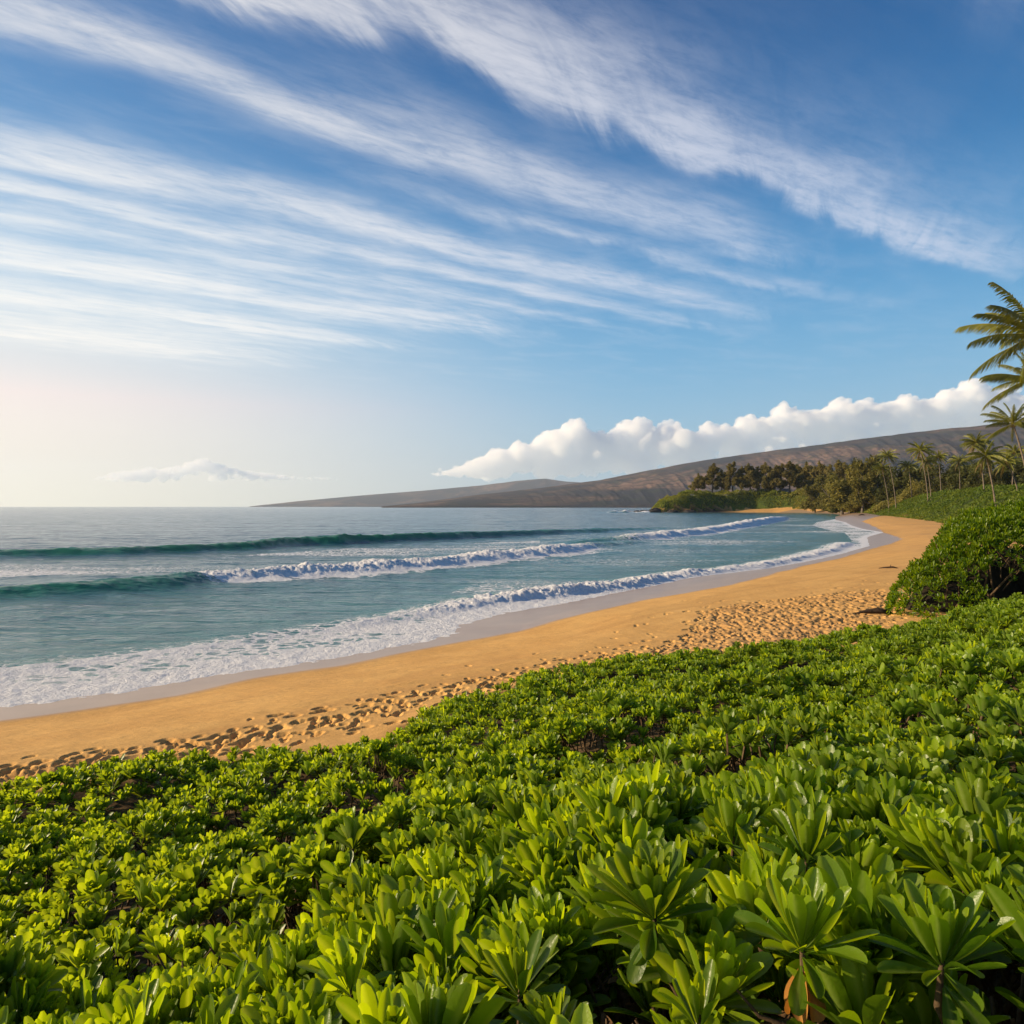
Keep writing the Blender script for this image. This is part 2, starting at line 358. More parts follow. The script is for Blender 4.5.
for (x, y, ang, L, dep) in FPX:
    r_ = math.hypot(x, y); a_ = math.atan2(x, y); h = L * 1.1
    i0, i1 = np.searchsorted(rr, [r_ - h, r_ + h]); j0, j1 = np.searchsorted(daz, [a_ - h / r_, a_ + h / r_])
    if i1 <= i0 or j1 <= j0: continue
    sx = GX[i0:i1, j0:j1] - x; sy = GY[i0:i1, j0:j1] - y
    c, s = math.cos(ang), math.sin(ang); A = (sx * c + sy * s) / (L * .5); B = (-sx * s + sy * c) / (L * .24 * (1 + .25 * np.clip((sx * c + sy * s) / L * 2, -1, 1)))
    q = np.sqrt(A * A + B * B); 
    pit = -dep * (1 - sm(q, .50, 1.05)) + dep * .10 * np.exp(-((q - 1.22) / .2) ** 2); old = FZ[i0:i1, j0:j1]
    FZ[i0:i1, j0:j1] = np.where((pit < 0) | (old < 0), np.minimum(pit, old), np.maximum(pit, old))
GZ = GZ + FZ
fine_w = (RR > 7) & (RR < 75) & (SD > 0) & (NEi < .6)
GZ = GZ + np.where(fine_w, trA * (.014 * fbm(GX * 3.2, GY * 3.2, 3, 33)) + (1 - wetA) * .012 * fbm(GX * 1.1, GY * 2.0, 3, 34), 0)
ground_o = grid_mesh('ground', GX, GY, GZ, dict(wet=wetA, green=np.maximum(gA - rockA, 0), trampled=trA, soil=soilA, rock=rockA), m_ground)

print('TT %.1f' % (_t.time() - _T0))
# ---------------------------------------------------------------- sea
m_sea, t = new_mat('sea_water')
p = geo_pos(t); foam = t.attr('foam'); shal = t.attr('shallow'); crest = t.attr('crest')
w1 = t.noise(t.scale(p, (.30, .75, 1)), .55, 5, .62, .3); w2 = t.noise(t.scale(p, (.6, 1.2, 1)), 2.6, 5, .65, .4); w3 = t.noise(t.scale(p, (.25, 1.0, 1)), .045, 4, .6)
w4 = t.noise(t.scale(p, (.12, .55, 1)), .16, 5, .62, .2)
nb = bump(t, w2, .09, .9); nb = bump(t, w1, .50, 1.0, nb); nb = bump(t, w4, 1.5, 1.0, nb)
deep = t.mix(t.ramp(w3, .35, .65), (.012, .070, .105), (.020, .095, .120))
wc = t.mix(shal, deep, (.060, .215, .185)); wc = t.mix(crest, wc, (.05, .30, .19))
water = prin(t, wc, .13, nb, .5, IOR=1.333)
tr = t.n.new('ShaderNodeBsdfTranslucent'); tr.inputs[0].default_value = (.28, .80, .22, 1)
mx = t.n.new('ShaderNodeMixShader'); t.put(mx.inputs[0], t.mul(crest, .5)); t.l.new(water, mx.inputs[1]); t.l.new(tr.outputs[0], mx.inputs[2])
vor = t.n.new('ShaderNodeTexVoronoi'); vor.feature = 'DISTANCE_TO_EDGE'
pw = t.n.new('ShaderNodeVectorMath'); pw.operation = 'ADD'; t.l.new(t.scale(p, (1, 1.25, .3)), pw.inputs[0]); t.l.new(t.scale(t.noise(p, 1.1, 3, .6, 0, 1), (.9, .9, 0)), pw.inputs[1])
t.l.new(pw.outputs[0], vor.inputs['Vector']); vor.inputs['Scale'].default_value = 1.5
lace = t.ramp(vor.outputs[0], .0, .22, 1.0, 0.0)
fn = t.noise(p, 2.2, 7, .72, .6); fn2 = t.noise(t.scale(p, (.45, 1, 1)), .5, 5, .65, .8)
pat = t.add(t.mul(fn, .55), t.add(t.mul(lace, .26), t.mul(fn2, .40)))
fm = t.mul(t.ramp(t.add(pat, t.mul(t.sub(foam, 1.0), .95)), .12, .34), t.ramp(foam, .12, .30))
fcol = t.mix(t.ramp(fn, .3, .7), (.82, .81, .80), (.90, .89, .87))
fb = bump(t, t.add(fn, t.noise(p, 9, 5, .7)), .10, .9)
foam_d = prin(t, fcol, .7, fb, .2); ft = t.n.new('ShaderNodeBsdfTranslucent'); ft.inputs[0].default_value = (.92, .90, .86, 1)
fmx = t.n.new('ShaderNodeMixShader'); fmx.inputs[0].default_value = .12; t.l.new(foam_d, fmx.inputs[1]); t.l.new(ft.outputs[0], fmx.inputs[2]); foam_s = fmx.outputs[0]
mx2 = t.n.new('ShaderNodeMixShader'); t.put(mx2.inputs[0], fm); t.l.new(mx.outputs[0], mx2.inputs[1]); t.l.new(foam_s, mx2.inputs[2])
finish(t, mx2.outputs[0])

saz = np.concatenate([np.linspace(-180, -50, 30)[:-1], np.linspace(-50, 50, 1150), np.linspace(50, 180, 30)[1:]])
sr = np.concatenate([np.geomspace(11, 140, 760)[:-1], np.geomspace(140, 700, 230)[:-1], np.geomspace(700, 13200, 90)])
AZ, RR = np.meshgrid(np.radians(saz), sr); X = np.sin(AZ) * RR; Y = np.cos(AZ) * RR
sd = shore(X, Y)
depthy = np.clip(-sd, 0, 400)
fade = sm(RR, 1500, 250) * sm(np.abs(np.degrees(AZ)), 80, 52) 
Z = fade * sm(depthy, 1, 14) * (.10 * fbm(X * .05, Y * .16, 3, 60) + .09 * fbm(X * .22, Y * .5, 3, 61) + .035 * fbm(X * .9, Y * 1.3, 3, 62))
foamA = np.zeros(X.shape); crestA = np.zeros(X.shape)
def breaker(pl, wf, wb, seed, trail=5.0):
    """pl: (x, y, height, foam, glow) along the crest, from the open side to the other; the shore is on its right-hand side"""
    global Z, foamA, crestA
    q = np.array(pl); d, bp, side = pdist(X, Y, pl, False, True)
    wob = .5 * fbm(X * .35, Y * .35, 2, seed); s = d * side + wob * .6    # + = seaward
    ix = np.clip(bp, 0, len(q) - 1); k = np.arange(len(q))
    hh = np.interp(ix, k, q[:, 2]); fo = np.interp(ix, k, q[:, 3]); gl = np.interp(ix, k, q[:, 4])
    hh = hh * (1 + .35 * fbm(X * .16, Y * .4, 3, seed + 2) * fo)
    zb = np.where(s > 0, np.exp(-(s / wb) ** 2), np.exp(-(np.abs(s) / wf) ** 2.2))
    near_ = d < wb * 4
    ends = sm(bp, 0, .3) * sm(-bp, -(len(q) - 1), -(len(q) - 1.3))
    Z = Z + np.where(near_, hh * zb * ends, 0)
    Z = Z + np.where(near_, zb * ends * hh * (.22 * fbm(X * .5, Y * 1.6, 3, seed + 8) + .10 * fbm(X * 1.6, Y * 3, 2, seed + 9)), 0)
    rough_ = fo * zb * (.17 * fbm(X * 1.3, Y * 2.2, 3, seed + 5) + .10 * fbm(X * 7, Y * 7, 2, seed + 6)) * sm(hh, 0, .4)
    Z = Z + np.where(near_, rough_, 0)
    ff = fo * np.where(s < 0, sm(s + wf * .9 * fbm(X * .9, Y * .9, 3, seed + 11), -wf * 3.4, -wf * 1.0), np.exp(-np.maximum(s - wb * .15, 0) / trail * 1.2))
    foamA = np.maximum(foamA, np.where(near_ | (d < trail * 4), ff * ends, 0))
    cr = np.where(s < 0, sm(s, -wf * 1.8, -wf * .5), sm(-s, -wb * .5, 0)) * gl
    crestA = np.maximum(crestA, np.where(near_, cr * ends, 0))
def crest_px(rows): return [(*gp(px, py, h * .9), h, f, g) for px, py, h, f, g in rows]
# outer green swell
breaker(crest_px([(-260, 554, .5, 0, .7), (0, 551, .58, 0, .8), (120, 548.5, .62, 0, .9), (250, 543, .75, 0, 1), (300, 538, .95, .15, 1), (335, 536.5, 1.05, .36, 1), (350, 536, 1.0, .25, 1), (375, 536, .9, .05, 1), (440, 533.5, .95, 0, .8), (520, 531, .8, 0, .6), (600, 529, .55, .1, .5), (680, 527, .2, 0, .2)]), 1.3, 5.5, 71, 2.0)
# second roller
breaker(crest_px([(-260, 598, .45, 0, .6), (0, 588, .52, 0, .7), (100, 583, .58, .05, .7), (170, 578, .62, .1, .6), (205, 575, .52, .8, .2), (300, 568.5, .55, 1, .1), (400, 561.5, .6, 1, .1), (500, 552.5, .68, 1, .1), (560, 546.5, .75, 1, .1), (577, 545.5, .55, .9, .2), (600, 543, .35, .1, .3), (650, 540, .15, 0, .1)]), 1.5, 3.6, 73, 7.0)
# third roller, in the bay
breaker(crest_px([(560, 543, .2, 0, .2), (615, 538, .55, .5, .5), (650, 534, .8, .9, .3), (700, 530, .7, 1, .1), (730, 525.5, .75, 1, .1), (750, 521, 1.2, 1, 0), (775, 517.5, 1.2, 1, 0), (790, 516.5, .3, .2, 0)]), 1.5, 5.0, 75, 9.0)
# small shore break
breaker(crest_px([(-200, 705, .10, .5, 0), (0, 669, .06, .5, .0), (120, 655, .06, .5, .0), (240, 640, .08, .6, 0), (330, 626, .10, .6, 0), (420, 613, .14, .8, .1), (480, 600, .28, 1, .3), (560, 589, .38, 1, .3), (620, 583, .32, 1, .3), (690, 572, .28, 1, .3), (750, 566, .24, 1, .2), (800, 557, .25, 1, .1), (835, 548, .25, 1, 0), (850, 541, .25, 1, 0)]), .75, 1.8, 77, 3.0)
UP = [gp(px, py) for px, py in [(-80, 685), (0, 671), (120, 657), (240, 642), (330, 629), (420, 615), (480, 602), (560, 592), (620, 586), (690, 575), (750, 568), (800, 560), (835, 549), (852, 541)]] + [(60, 128), (66, 150), (76, 180), (92, 215), (106, 240)]
upd, ub, us = pdist(X, Y, UP, False, True); inw = (us < 0) & (upd < 30) & (sd > -26)
wash = np.where(inw, (.90 - .22 * sm(X, 5, 25) + .42 * fbm(X * .25, Y * .5, 3, 88)) + .45 * sm(sd, -1.6, -.1), 0) * sm(np.abs(np.degrees(AZ)), 75, 50)
wash = np.maximum(wash, sm(sd, -.55, 0) * .95 * (RR < 260))
foamA = np.maximum(foamA, wash)
# drifting foam streaks left behind the rollers
zone = inside(X, Y, [gp(px, py) for px, py in [(-200, 582), (0, 578), (200, 571), (420, 557), (540, 546), (540, 541), (420, 546), (345, 549), (200, 558), (0, 565), (-200, 569)]])
foamA = np.maximum(foamA, zone * (.50 + .35 * fbm(X * .05, Y * .18, 3, 91)))
zone = inside(X, Y, [gp(px, py) for px, py in [(380, 618), (560, 596), (760, 566), (850, 545), (850, 520), (790, 518), (700, 531), (600, 541), (560, 552), (500, 575)]])
foamA = np.maximum(foamA, zone * (.36 + .4 * fbm(X * .04, Y * .12, 3, 95)))
foamA = np.maximum(foamA, sm(-((X - 95) ** 2 / 32 ** 2 + (Y - 566) ** 2 / 9 ** 2), -1.2, -.2) * (.75 + .5 * fbm(X * .1, Y * .2, 2, 97)))
el_ = sm(-((X - 102) ** 2 / 34 ** 2 + (Y - 562) ** 2 / 6 ** 2), -1.3, -.2)
foamA = np.maximum(foamA, el_ * (.9 + .5 * fbm(X * .12, Y * .2, 2, 97))); Z = Z + el_ * np.clip(.5 + 2.6 * fbm(X * .16, Y * .15, 3, 98), 0, 3)
Z = Z + np.clip(foamA, 0, 1) * sm(RR, 120, 30) * (.035 + .03 * fbm(X * 3, Y * 3, 3, 99))
shalA = np.exp(-depthy / 30.0) * .8
grid_mesh('sea', X, Y, Z, dict(foam=foamA, shallow=shalA, crest=crestA), m_sea, mask=sd < 5)

print('TT %.1f' % (_t.time() - _T0))
# ---------------------------------------------------------------- mountains across the bay
def ridge(name, prof, r0, r1, seed, mat, rough, kmax):
    azr = np.radians(np.linspace(-24, 52, 900)); k = np.linspace(0, kmax, 150)
    A, K = np.meshgrid(azr, k); r = r0 + (r1 - r0) * K
    px = CX + FP * np.tan(A)
    top = np.interp(px, [q[0] for q in prof], [(HY - q[1]) / FP * r1 for q in prof])   # rise over eye level at the ridge
    X = np.sin(A) * r; Y = np.cos(A) * r
    u_ = np.clip(K, 0, 1)
    shape = np.where(K <= 1, u_ ** .85, 1 - (K - 1) * 1.2)
    gul = 1 - np.abs(fbm(A * 34 + K * 2.2, K * 1.3, 4, seed, .55)); gul2 = fbm(A * 90 + K * 3, K * 5, 4, seed + 9, .6)
    z = (top * np.cos(A) + 3) * shape * (1 + rough * (gul - .85) * (1 - u_ * .97) + rough * .2 * gul2 * (1 - .93 * u_)) + 4 * (top > 2) - 2
    z = z + (K < 1.1) * fbm(X / 160, Y / 160, 4, seed + 3) * top * .02 * (1 - .6 * u_)
    z = np.where((K <= .001) | (top <= 0), -30, z)
    return grid_mesh(name, X, Y, z, dict(hgt=K), mat)
m_mt, t = new_mat('dry_mountain_slope')
p = geo_pos(t); k = t.attr('hgt')
a1 = t.noise(t.scale(p, (1, .5, 1)), .0016, 7, .62, .6); a2 = t.noise(p, .008, 6, .7, .5); a3 = t.noise(p, .03, 5, .7)
c = t.mix(t.ramp(a1, .44, .56), (.034, .036, .044), (.095, .064, .050)); c = t.mix(t.ramp(t.add(a1, t.mul(a2, .4)), .71, .80), c, (.20, .125, .09))
c = t.mix(t.ramp(a2, .48, .58, 0, .8), c, (.036, .044, .032)); c = t.mix(t.ramp(a3, .5, .68, 0, .5), c, (.035, .035, .028))
finish(t, prin(t, c, .95, bump(t, t.add(a2, t.mul(a3, .4)), 25, .6), .1))
MT = [(300, 508), (375, 507), (420, 502.5), (480, 494.5), (540, 488), (600, 480), (650, 470), (700, 461), (750, 453.5), (800, 447), (860, 439), (900, 434), (940, 429), (985, 425), (1040, 422), (1150, 420), (1400, 430)]
ridge('mountain', MT, 3000, 5600, 11, m_mt, .30, 1.25)
HL = [(60, 509), (235, 508), (262, 505), (300, 501), (360, 495.5), (430, 490), (480, 485.5), (520, 480.5), (545, 478.5), (562, 481), (620, 486), (800, 500), (1300, 507)]
ridge('distant_hill', HL, 10500, 12400, 23, m_mt, .2, 1.08)

# ---------------------------------------------------------------- foliage materials
def leaf_mat(name, c1, c2, c3, trans, rough=.42, spec=.35, inst=False, tcol=None, tfac=.35):
    m_, t = new_mat(name)
    tone = t.attr('tone'); oi = t.n.new('ShaderNodeObjectInfo').outputs['Random']; p = geo_pos(t)
    c = t.mix(tone, c1, c2)
    big = t.noise(p, .8 if inst else .15, 4, .6)
    c = t.mix(t.ramp(big, .35, .7, 0, .5), c, c3)
    if inst: c = t.mix(t.mul(t.ramp(oi, .55, 1), .45), c, c2)
    hs = t.n.new('ShaderNodeHueSaturation'); t.l.new(c, hs.inputs['Color']); t.put(hs.inputs['Value'], t.ramp(oi, 0, 1, .8, 1.2)); c = hs.outputs[0]
    rib = t.attr('rib')
    if inst: c = t.mix(t.mul(rib, .55), c, (.30, .36, .10))
    if inst: c = t.mix(t.ramp(tone, 1.15, 1.5), c, (.36, .27, .03)); c = t.mix(t.ramp(t.noise(p, 70, 3, .6), .60, .72, 0, .35), c, (.16, .17, .03))
    s = prin(t, c, rough, bump(t, t.noise(p, 45, 3, .6), .004, .6) if inst else None, spec)
    tr = t.n.new('ShaderNodeBsdfTranslucent'); t.put(tr.inputs[0], t.mix(1.0, c, tcol or (2.2, 2.0, .9), 'MULTIPLY'))
    mx = t.n.new('ShaderNodeMixShader'); mx.inputs[0].default_value = tfac; t.l.new(s, mx.inputs[1]); t.l.new(tr.outputs[0], mx.inputs[2])
    finish(t, mx.outputs[0]); return m_
m_leaf = leaf_mat('fleshy_leaf', (.058, .130, .006), (.24, .31, .010), (.095, .175, .006), True, .36, .40, True, (3.3, 2.8, .5), .42)
m_iron = leaf_mat('ironwood_needles', (.15, .13, .040), (.25, .20, .06), (.11, .105, .035), True, .8, .1, tcol=(1.5, 1.4, .8))
m_olive = leaf_mat('olive_foliage', (.14, .13, .030), (.24, .20, .048), (.10, .10, .026), True, .7, .1, tcol=(1.5, 1.4, .8))
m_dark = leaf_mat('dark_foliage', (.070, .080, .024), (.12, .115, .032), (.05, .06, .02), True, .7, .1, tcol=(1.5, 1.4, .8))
m_scrub = leaf_mat('headland_scrub', (.13, .16, .022), (.24, .23, .035), (.070, .095, .018), True, .7, .1, tcol=(1.4, 1.3, .8))
m_vine = leaf_mat('dune_vine', (.11, .17, .018), (.20, .24, .025), (.065, .105, .016), True, .6, .15, tcol=(1.5, 1.4, .8))
m_frond = leaf_mat('palm_frond', (.11, .14, .018), (.32, .27, .04), (.15, .16, .022), True, .42, .4, tcol=(1.8, 1.6, .8))
m_oldfrond = leaf_mat('palm_frond_old', (.20, .15, .045), (.27, .19, .07), (.17, .12, .04), True, .6, .2, tcol=(1.3, 1.2, .8))
m_deadleaf = leaf_mat('dead_leaf', (.42, .17, .025), (.50, .26, .06), (.25, .10, .03), True, .6, .2, tcol=(1.3, 1.1, .7))
def plain(name, c1, c2, sc, rough=.9, bd=.02):
    m_, t = new_mat(name); p = geo_pos(t); n = t.noise(p, sc, 5, .65)
    finish(t, prin(t, t.mix(t.ramp(n, .35, .65), c1, c2), rough, bump(t, n, bd, .8), .2)); return m_
m_stem = plain('shrub_stem', (.13, .085, .045), (.07, .045, .025), 40, .85, .004)
m_bark = plain('grey_bark', (.17, .145, .115), (.09, .075, .06), 3, .9, .03)
m_palmbark = plain('palm_bark', (.24, .19, .135), (.13, .10, .075), 4, .9, .03)
m_rock = plain('wet_black_rock', (.02, .018, .016), (.06, .05, .045), 1.5, .6, .2)
m_wood = plain('driftwood', (.085, .055, .035), (.035, .024, .016), 8, .85, .01)

print('TT %.1f' % (_t.time() - _T0))
# ---------------------------------------------------------------- beach shrub rosettes
class Soup:
    def __init__(s): s.v = []; s.f = []; s.tone = []; s.rib = []; s.mi = []; s.n = 0
    def grid(s, P, tone, rib, mi=0):
        a, b = P.shape[:2]; i = np.arange(a * b).reshape(a, b) + s.n
        s.v.append(P.reshape(-1, 3)); s.n += a * b
        f = np.stack([i[:-1, :-1], i[:-1, 1:], i[1:, 1:], i[1:, :-1]], -1).reshape(-1, 4); s.f.append(f)
        s.tone.append(np.full(a * b, tone) if np.isscalar(tone) else np.asarray(tone).ravel()); s.rib.append(np.asarray(rib).ravel() if not np.isscalar(rib) else np.full(a * b, rib)); s.mi.append(np.full(len(f), mi))
    def tube(s, pts, rad, seg=6, mi=1, tone=.5):
        pts = np.asarray(pts, float); rad = np.broadcast_to(rad, (len(pts),)); T = np.gradient(pts, axis=0); T /= np.linalg.norm(T, axis=1)[:, None] + 1e-9
        up = np.array([.31, .95, .05]) if abs(T[0][2]) > .7 else np.array([0, 0, 1.0])
        A = np.cross(T, up); A /= np.linalg.norm(A, axis=1)[:, None] + 1e-9; B = np.cross(T, A); an = np.linspace(0, 2 * np.pi, seg + 1)
        P = pts[:, None, :] + (A[:, None, :] * np.cos(an)[None, :, None] + B[:, None, :] * np.sin(an)[None, :, None]) * rad[:, None, None]
        s.grid(P, tone, 0.0, mi)
    def build(s, name, mats, parent=None, kind=None, link=True):
        o = raw_mesh(name, np.concatenate(s.v), np.concatenate(s.f), None, parent, True, kind, dict(tone=np.concatenate(s.tone), rib=np.concatenate(s.rib)), mats, np.concatenate(s.mi))
        if not link: COL.objects.unlink(o)
        return o
def leaf(S_, base, az, el, L, Wd, nu, nv, g, bend, tone, cup=.25, twist=0.0, mi=0):
    """one spoon-shaped fleshy leaf; bend > 0 curves it upward"""
    u_ = 1 - (1 - np.linspace(0, 1, nu + 1)) ** (1.7 if nu < 6 else 1.25); v_ = np.linspace(-1, 1, nv + 1)
    ang = el + bend * (u_ - .2); st = L * np.diff(u_)
    r = np.r_[0, np.cumsum(np.cos((ang[:-1] + ang[1:]) / 2) * st)]; h = np.r_[0, np.cumsum(np.sin((ang[:-1] + ang[1:]) / 2) * st)]
    w = Wd * np.where(u_ < .74, .15 + .85 * np.sin(np.clip(u_ / .74, 0, 1) * np.pi / 2) ** 1.7, np.sqrt(np.clip(1 - ((u_ - .74) / .275) ** 2, 0, 1)))
    ca, sa = math.cos(az), math.sin(az)
    off = cup * np.abs(v_)[None, :] ** 1.6 * w[:, None]
    wv = w[:, None] * v_[None, :]
    tw = twist * u_[:, None]
    offn = off * np.cos(tw) + wv * np.sin(tw); wv = wv * np.cos(tw) - off * np.sin(tw) * .5
    nr, nh = -np.sin(ang)[:, None], np.cos(ang)[:, None]
    rr_ = r[:, None] + offn * nr; hh_ = h[:, None] + offn * nh
    P = np.stack([base[0] + rr_ * ca - wv * sa, base[1] + rr_ * sa + wv * ca, base[2] + hh_], -1)
    rib = np.exp(-(v_[None, :] / .22) ** 2) * np.ones((nu + 1, 1)) * (1 - .5 * u_[:, None])
    S_.grid(P, np.clip(tone + (.7 if g.random() < .004 else 0) + .36 * (u_[:, None] - .55) + 0 * v_[None, :], 0, 1.5), rib, mi)
def rosette(g, n, L, nu, nv, openness=1.0, stem=.25, seg=6, low=0, wf=1.0):
    S_ = Soup(); hd = g.uniform(0, 6.28)
    for i in range(n):
        q = (i / (n - 1))                      # 0 young and upright, 1 old and spread
        az = hd + i * 2.39996 + g.normal(0, .13)
        el = R(88) - R(76) * q ** 1.35 * openness + g.normal(0, .09)
        ln = L * (.50 + .58 * min(1, q * 1.7)) * g.uniform(.88, 1.1) * (1 - .12 * (q > .8))
        wd = ln * .5 * g.uniform(.27, .36) * (.75 + .3 * min(1, q * 1.5)) * wf
        base = (.006 * math.cos(az), .006 * math.sin(az), L * .30 * (1 - q))
        leaf(S_, base, az, el, ln, wd, nu, nv, g, g.uniform(.05, .5) if q < .7 else g.uniform(-.5, .2), float(np.clip(.75 - .75 * q + g.normal(0, .12), 0, 1)), g.uniform(.35, .85), g.normal(0, .3))
    for i in range(low):
        leaf(S_, (0, 0, -.02), g.uniform(0, 6.28), R(g.uniform(-55, -15)), L * g.uniform(.55, .8), L * .13, nu, nv, g, -.3, .1, .2, g.normal(0, .3))
    if stem: 
        S_.tube([(g.normal(0, .03), g.normal(0, .03), -stem), (g.normal(0, .01), 0, -stem * .5), (0, 0, 0), (0, 0, L * .3)], [.008, .007, .008, .005], seg)
    return S_
PC = bpy.data.collections.new('rosette_sources')       # read by the thicket's node group only
def source(name, S_):
    o = S_.build(name, [m_leaf, m_stem], link=False); PC.objects.link(o)
g = np.random.default_rng(21)
NH, NM, NL = 7, 6, 5
for i in range(NH): source('rosette_a%02d' % i, rosette(g, int(g.integers(34, 46)), .130, 8, 4, g.uniform(.55, 1.05), .35, wf=.80))
for i in range(NM): source('rosette_b%02d' % i, rosette(g, int(g.integers(26, 36)), .122, 5, 2, g.uniform(.55, 1.0), .22, 4, wf=1.05))
for i in range(NL): source('rosette_c%02d' % i, rosette(g, int(g.integers(18, 24)), .118, 4, 2, g.uniform(.5, 1.0), 0, wf=1.2))

def thicket_z(x, y, n_):
    return canopy(x, y) - .10 + lumps(x, y) * sm(n_, .1, 1.5) - (1 - sm(n_, -.2, .8)) * .16
# big rosettes close to the lens, each a plant of its own
def thing(name, label, cat, loc=(0, 0, 0), rz=0, group=None):
    o = bpy.data.objects.new(name, None); COL.objects.link(o); o.location = loc; o.rotation_euler = (0, 0, rz); o.empty_display_size = .1
    o['label'] = label; o['category'] = cat
    if group: o['group'] = group
    return o
big = [ # px, py of the heart, distance, leaf length, openness, leaves, low leaves, dead, tilt x, tilt y, label
 (655, 925, 1.62, .150, 1.0, 60, 6, 0, .25, -.1, 'largest shrub rosette, long upright leaves over drooping lower ones, left of orange dead leaves'),
 (803, 958, 1.38, .135, 1.05, 34, 1, 4, .15, .05, 'shrub rosette with few broad leaves and orange dead leaves hanging from its stem'),
 (945, 975, 1.28, .130, 1.1, 38, 5, 0, .05, .0, 'large dark green shrub rosette in shade, just right of the one with orange dead leaves'),
 (808, 868, 2.05, .150, 1.0, 34, 3, 0, .1, 0, 'wide shrub rosette directly behind the one with orange dead leaves'),
 (942, 876, 1.95, .150, 1.05, 42, 4, 0, .1, .1, 'wide dense shrub rosette behind the large shaded dark green one'),
 (735, 850, 2.35, .140, .8, 20, 2, 0, .3, -.2, 'upright shrub rosette up the slope behind the largest rosette'),
 (520, 1005, 1.75, .135, 1.0, 22, 3, 0, .2, -.2, 'shrub rosette with pointed upright leaves at the bottom edge, left of the bare twiggy gap'),
 (430, 940, 2.25, .130, .9, 18, 2, 0, .2, -.2, 'shrub rosette up the slope from the bottom edge rosette beside the twiggy gap'),
 (350, 1000, 1.98, .130, .9, 20, 2, 0, .2, -.1, 'leftmost large shrub rosette, cut by the bottom edge of the thicket view'),
 (985, 815, 2.6, .150, .9, 24, 3, 0, .1, .1, 'yellow green shrub rosette at the far right, highest up the slope of the big ones'),
 (585, 835, 3.1, .14, .85, 20, 2, 0, .2, -.1, 'shrub rosette of stiff fan-shaped leaves rising over the slope where the thicket opens'),
 (700, 1035, 1.32, .105, .8, 14, 1, 0, .0, .0, 'small shrub rosette in the gap between the largest and the orange leaved one'),
]
g = np.random.default_rng(5); big_xy = []
for px, py, d, L, op, n, low, dead, tx, ty, lab in big:
    x, y, z = at(px, d), d, pz(py, d); big_xy.append((x, y))
    e = thing('beach_shrub', lab, 'shrub', (x, y, z - .28), g.uniform(0, 6), 'large shrub rosettes in front')
    S1 = rosette(g, n, L, 12, 6, op, 0, low=low, wf=.80); o = S1.build('leaves', [m_leaf], e); o.location = (0, 0, .28); o.rotation_euler = (tx * .5, ty * .5, 0)
    S2 = Soup(); a_ = g.uniform(0, 6.28); bx_, by_ = .16 * math.cos(a_), .16 * math.sin(a_); S2.tube([(bx_ * 1.6, by_ * 1.6, -.30), (bx_, by_, -.08), (bx_ * .4, by_ * .4, .10), (.01, 0, .22), (0, 0, .28 + L * .3)], [.010, .009, .008, .007, .004], 10, 0)
    for k_ in range(4): a_ = g.uniform(0, 6.28); q = g.uniform(-.1, .12); S2.tube([(bx_ * .5, by_ * .5, q), (.08 * math.cos(a_), .08 * math.sin(a_), q + .03), (.15 * math.cos(a_), .15 * math.sin(a_), q + .09)], [.005, .004, .002], 6, 0)
    S2.build('stem', [m_stem], e)
    if dead:
        S3 = Soup()
        for k_ in range(dead): leaf(S3, (.008, 0, .26), 1.0 * k_ + 3.2 - e.rotation_euler[2], R(-70), .10, .017, 8, 4, g, -.25, .3 + .3 * k_, .9, .5)
        S3.build('dead_leaves', [m_deadleaf], e)['label'] = 'hanging orange and brown dead leaves'

# the thicket: thousands of rosettes over a dune, one sheet of ground cover
g = np.random.default_rng(77); PTS = []
def scatter(rlo, rhi, sp, a0_, a1_):
    n = int((rhi ** 2 - rlo ** 2) / 2 * math.radians(a1_ - a0_) / (sp * sp) * 1.35); r = np.sqrt(g.uniform(rlo ** 2, rhi ** 2, n)); a = np.radians(g.uniform(a0_, a1_, n))
    x, y = r * np.sin(a), r * np.cos(a)
    cell = sp * .72; seen = set(); keep = []
    for i in range(n):
        kk = (int(x[i] // cell), int(y[i] // cell))
        if kk in seen: continue
        seen.add(kk); keep.append(i)
    return x[keep], y[keep]
for rlo, rhi, sp in ((1.12, 2.2, .150), (2.2, 4.5, .150), (4.5, 10, .138), (10, 31, .128)):
    x, y = scatter(rlo, rhi, sp, -62, 62)
    dn = pdist(x, y, NEAR, True); n_ = np.where(inside(x, y, NEAR), dn, -dn) + .35 * fbm(x * 1.1, y * 1.1, 3, 55)
    # thin patch of bare sand by the track and small gaps
    bare = sm(-((x + 1.1) ** 2 / 1.9 ** 2 + (y - 13.2 - .45 * (x + 1.1)) ** 2 / .8 ** 2), -1.3, -.3)
    bare = np.maximum(bare * .75, .35 * sm(fbm(x * .8 + 3, y * .8, 3, 83), .42, .6) * sm(-n_, -4, -1))
    for i in range(len(x)):
        if n_[i] < .30 or g.random() < bare[i] * .95: continue
        if any((x[i] - bx_) ** 2 + (y[i] - by_) ** 2 < .085 ** 2 for bx_, by_ in big_xy): continue
        if .02 < x[i] < .80 and y[i] < 1.36 and g.random() < .8: continue        # bare twiggy gap in front of the big rosettes
        PTS.append((x[i], y[i], n_[i]))
n1_ = len(PTS)
for i in range(n1_):      # a lower, shaded layer close to the lens
    if math.hypot(PTS[i][0], PTS[i][1]) < 4.2 and g.random() < .95: PTS.append((PTS[i][0] + g.normal(0, .05), PTS[i][1] + g.normal(0, .05), PTS[i][2]))
PTS = np.array(PTS); px_, py_, pn = PTS.T; r_ = np.hypot(px_, py_)
zt = thicket_z(px_, py_, pn) + g.normal(0, .022, len(r_)) * np.clip(r_ / 3, .5, 1.6)
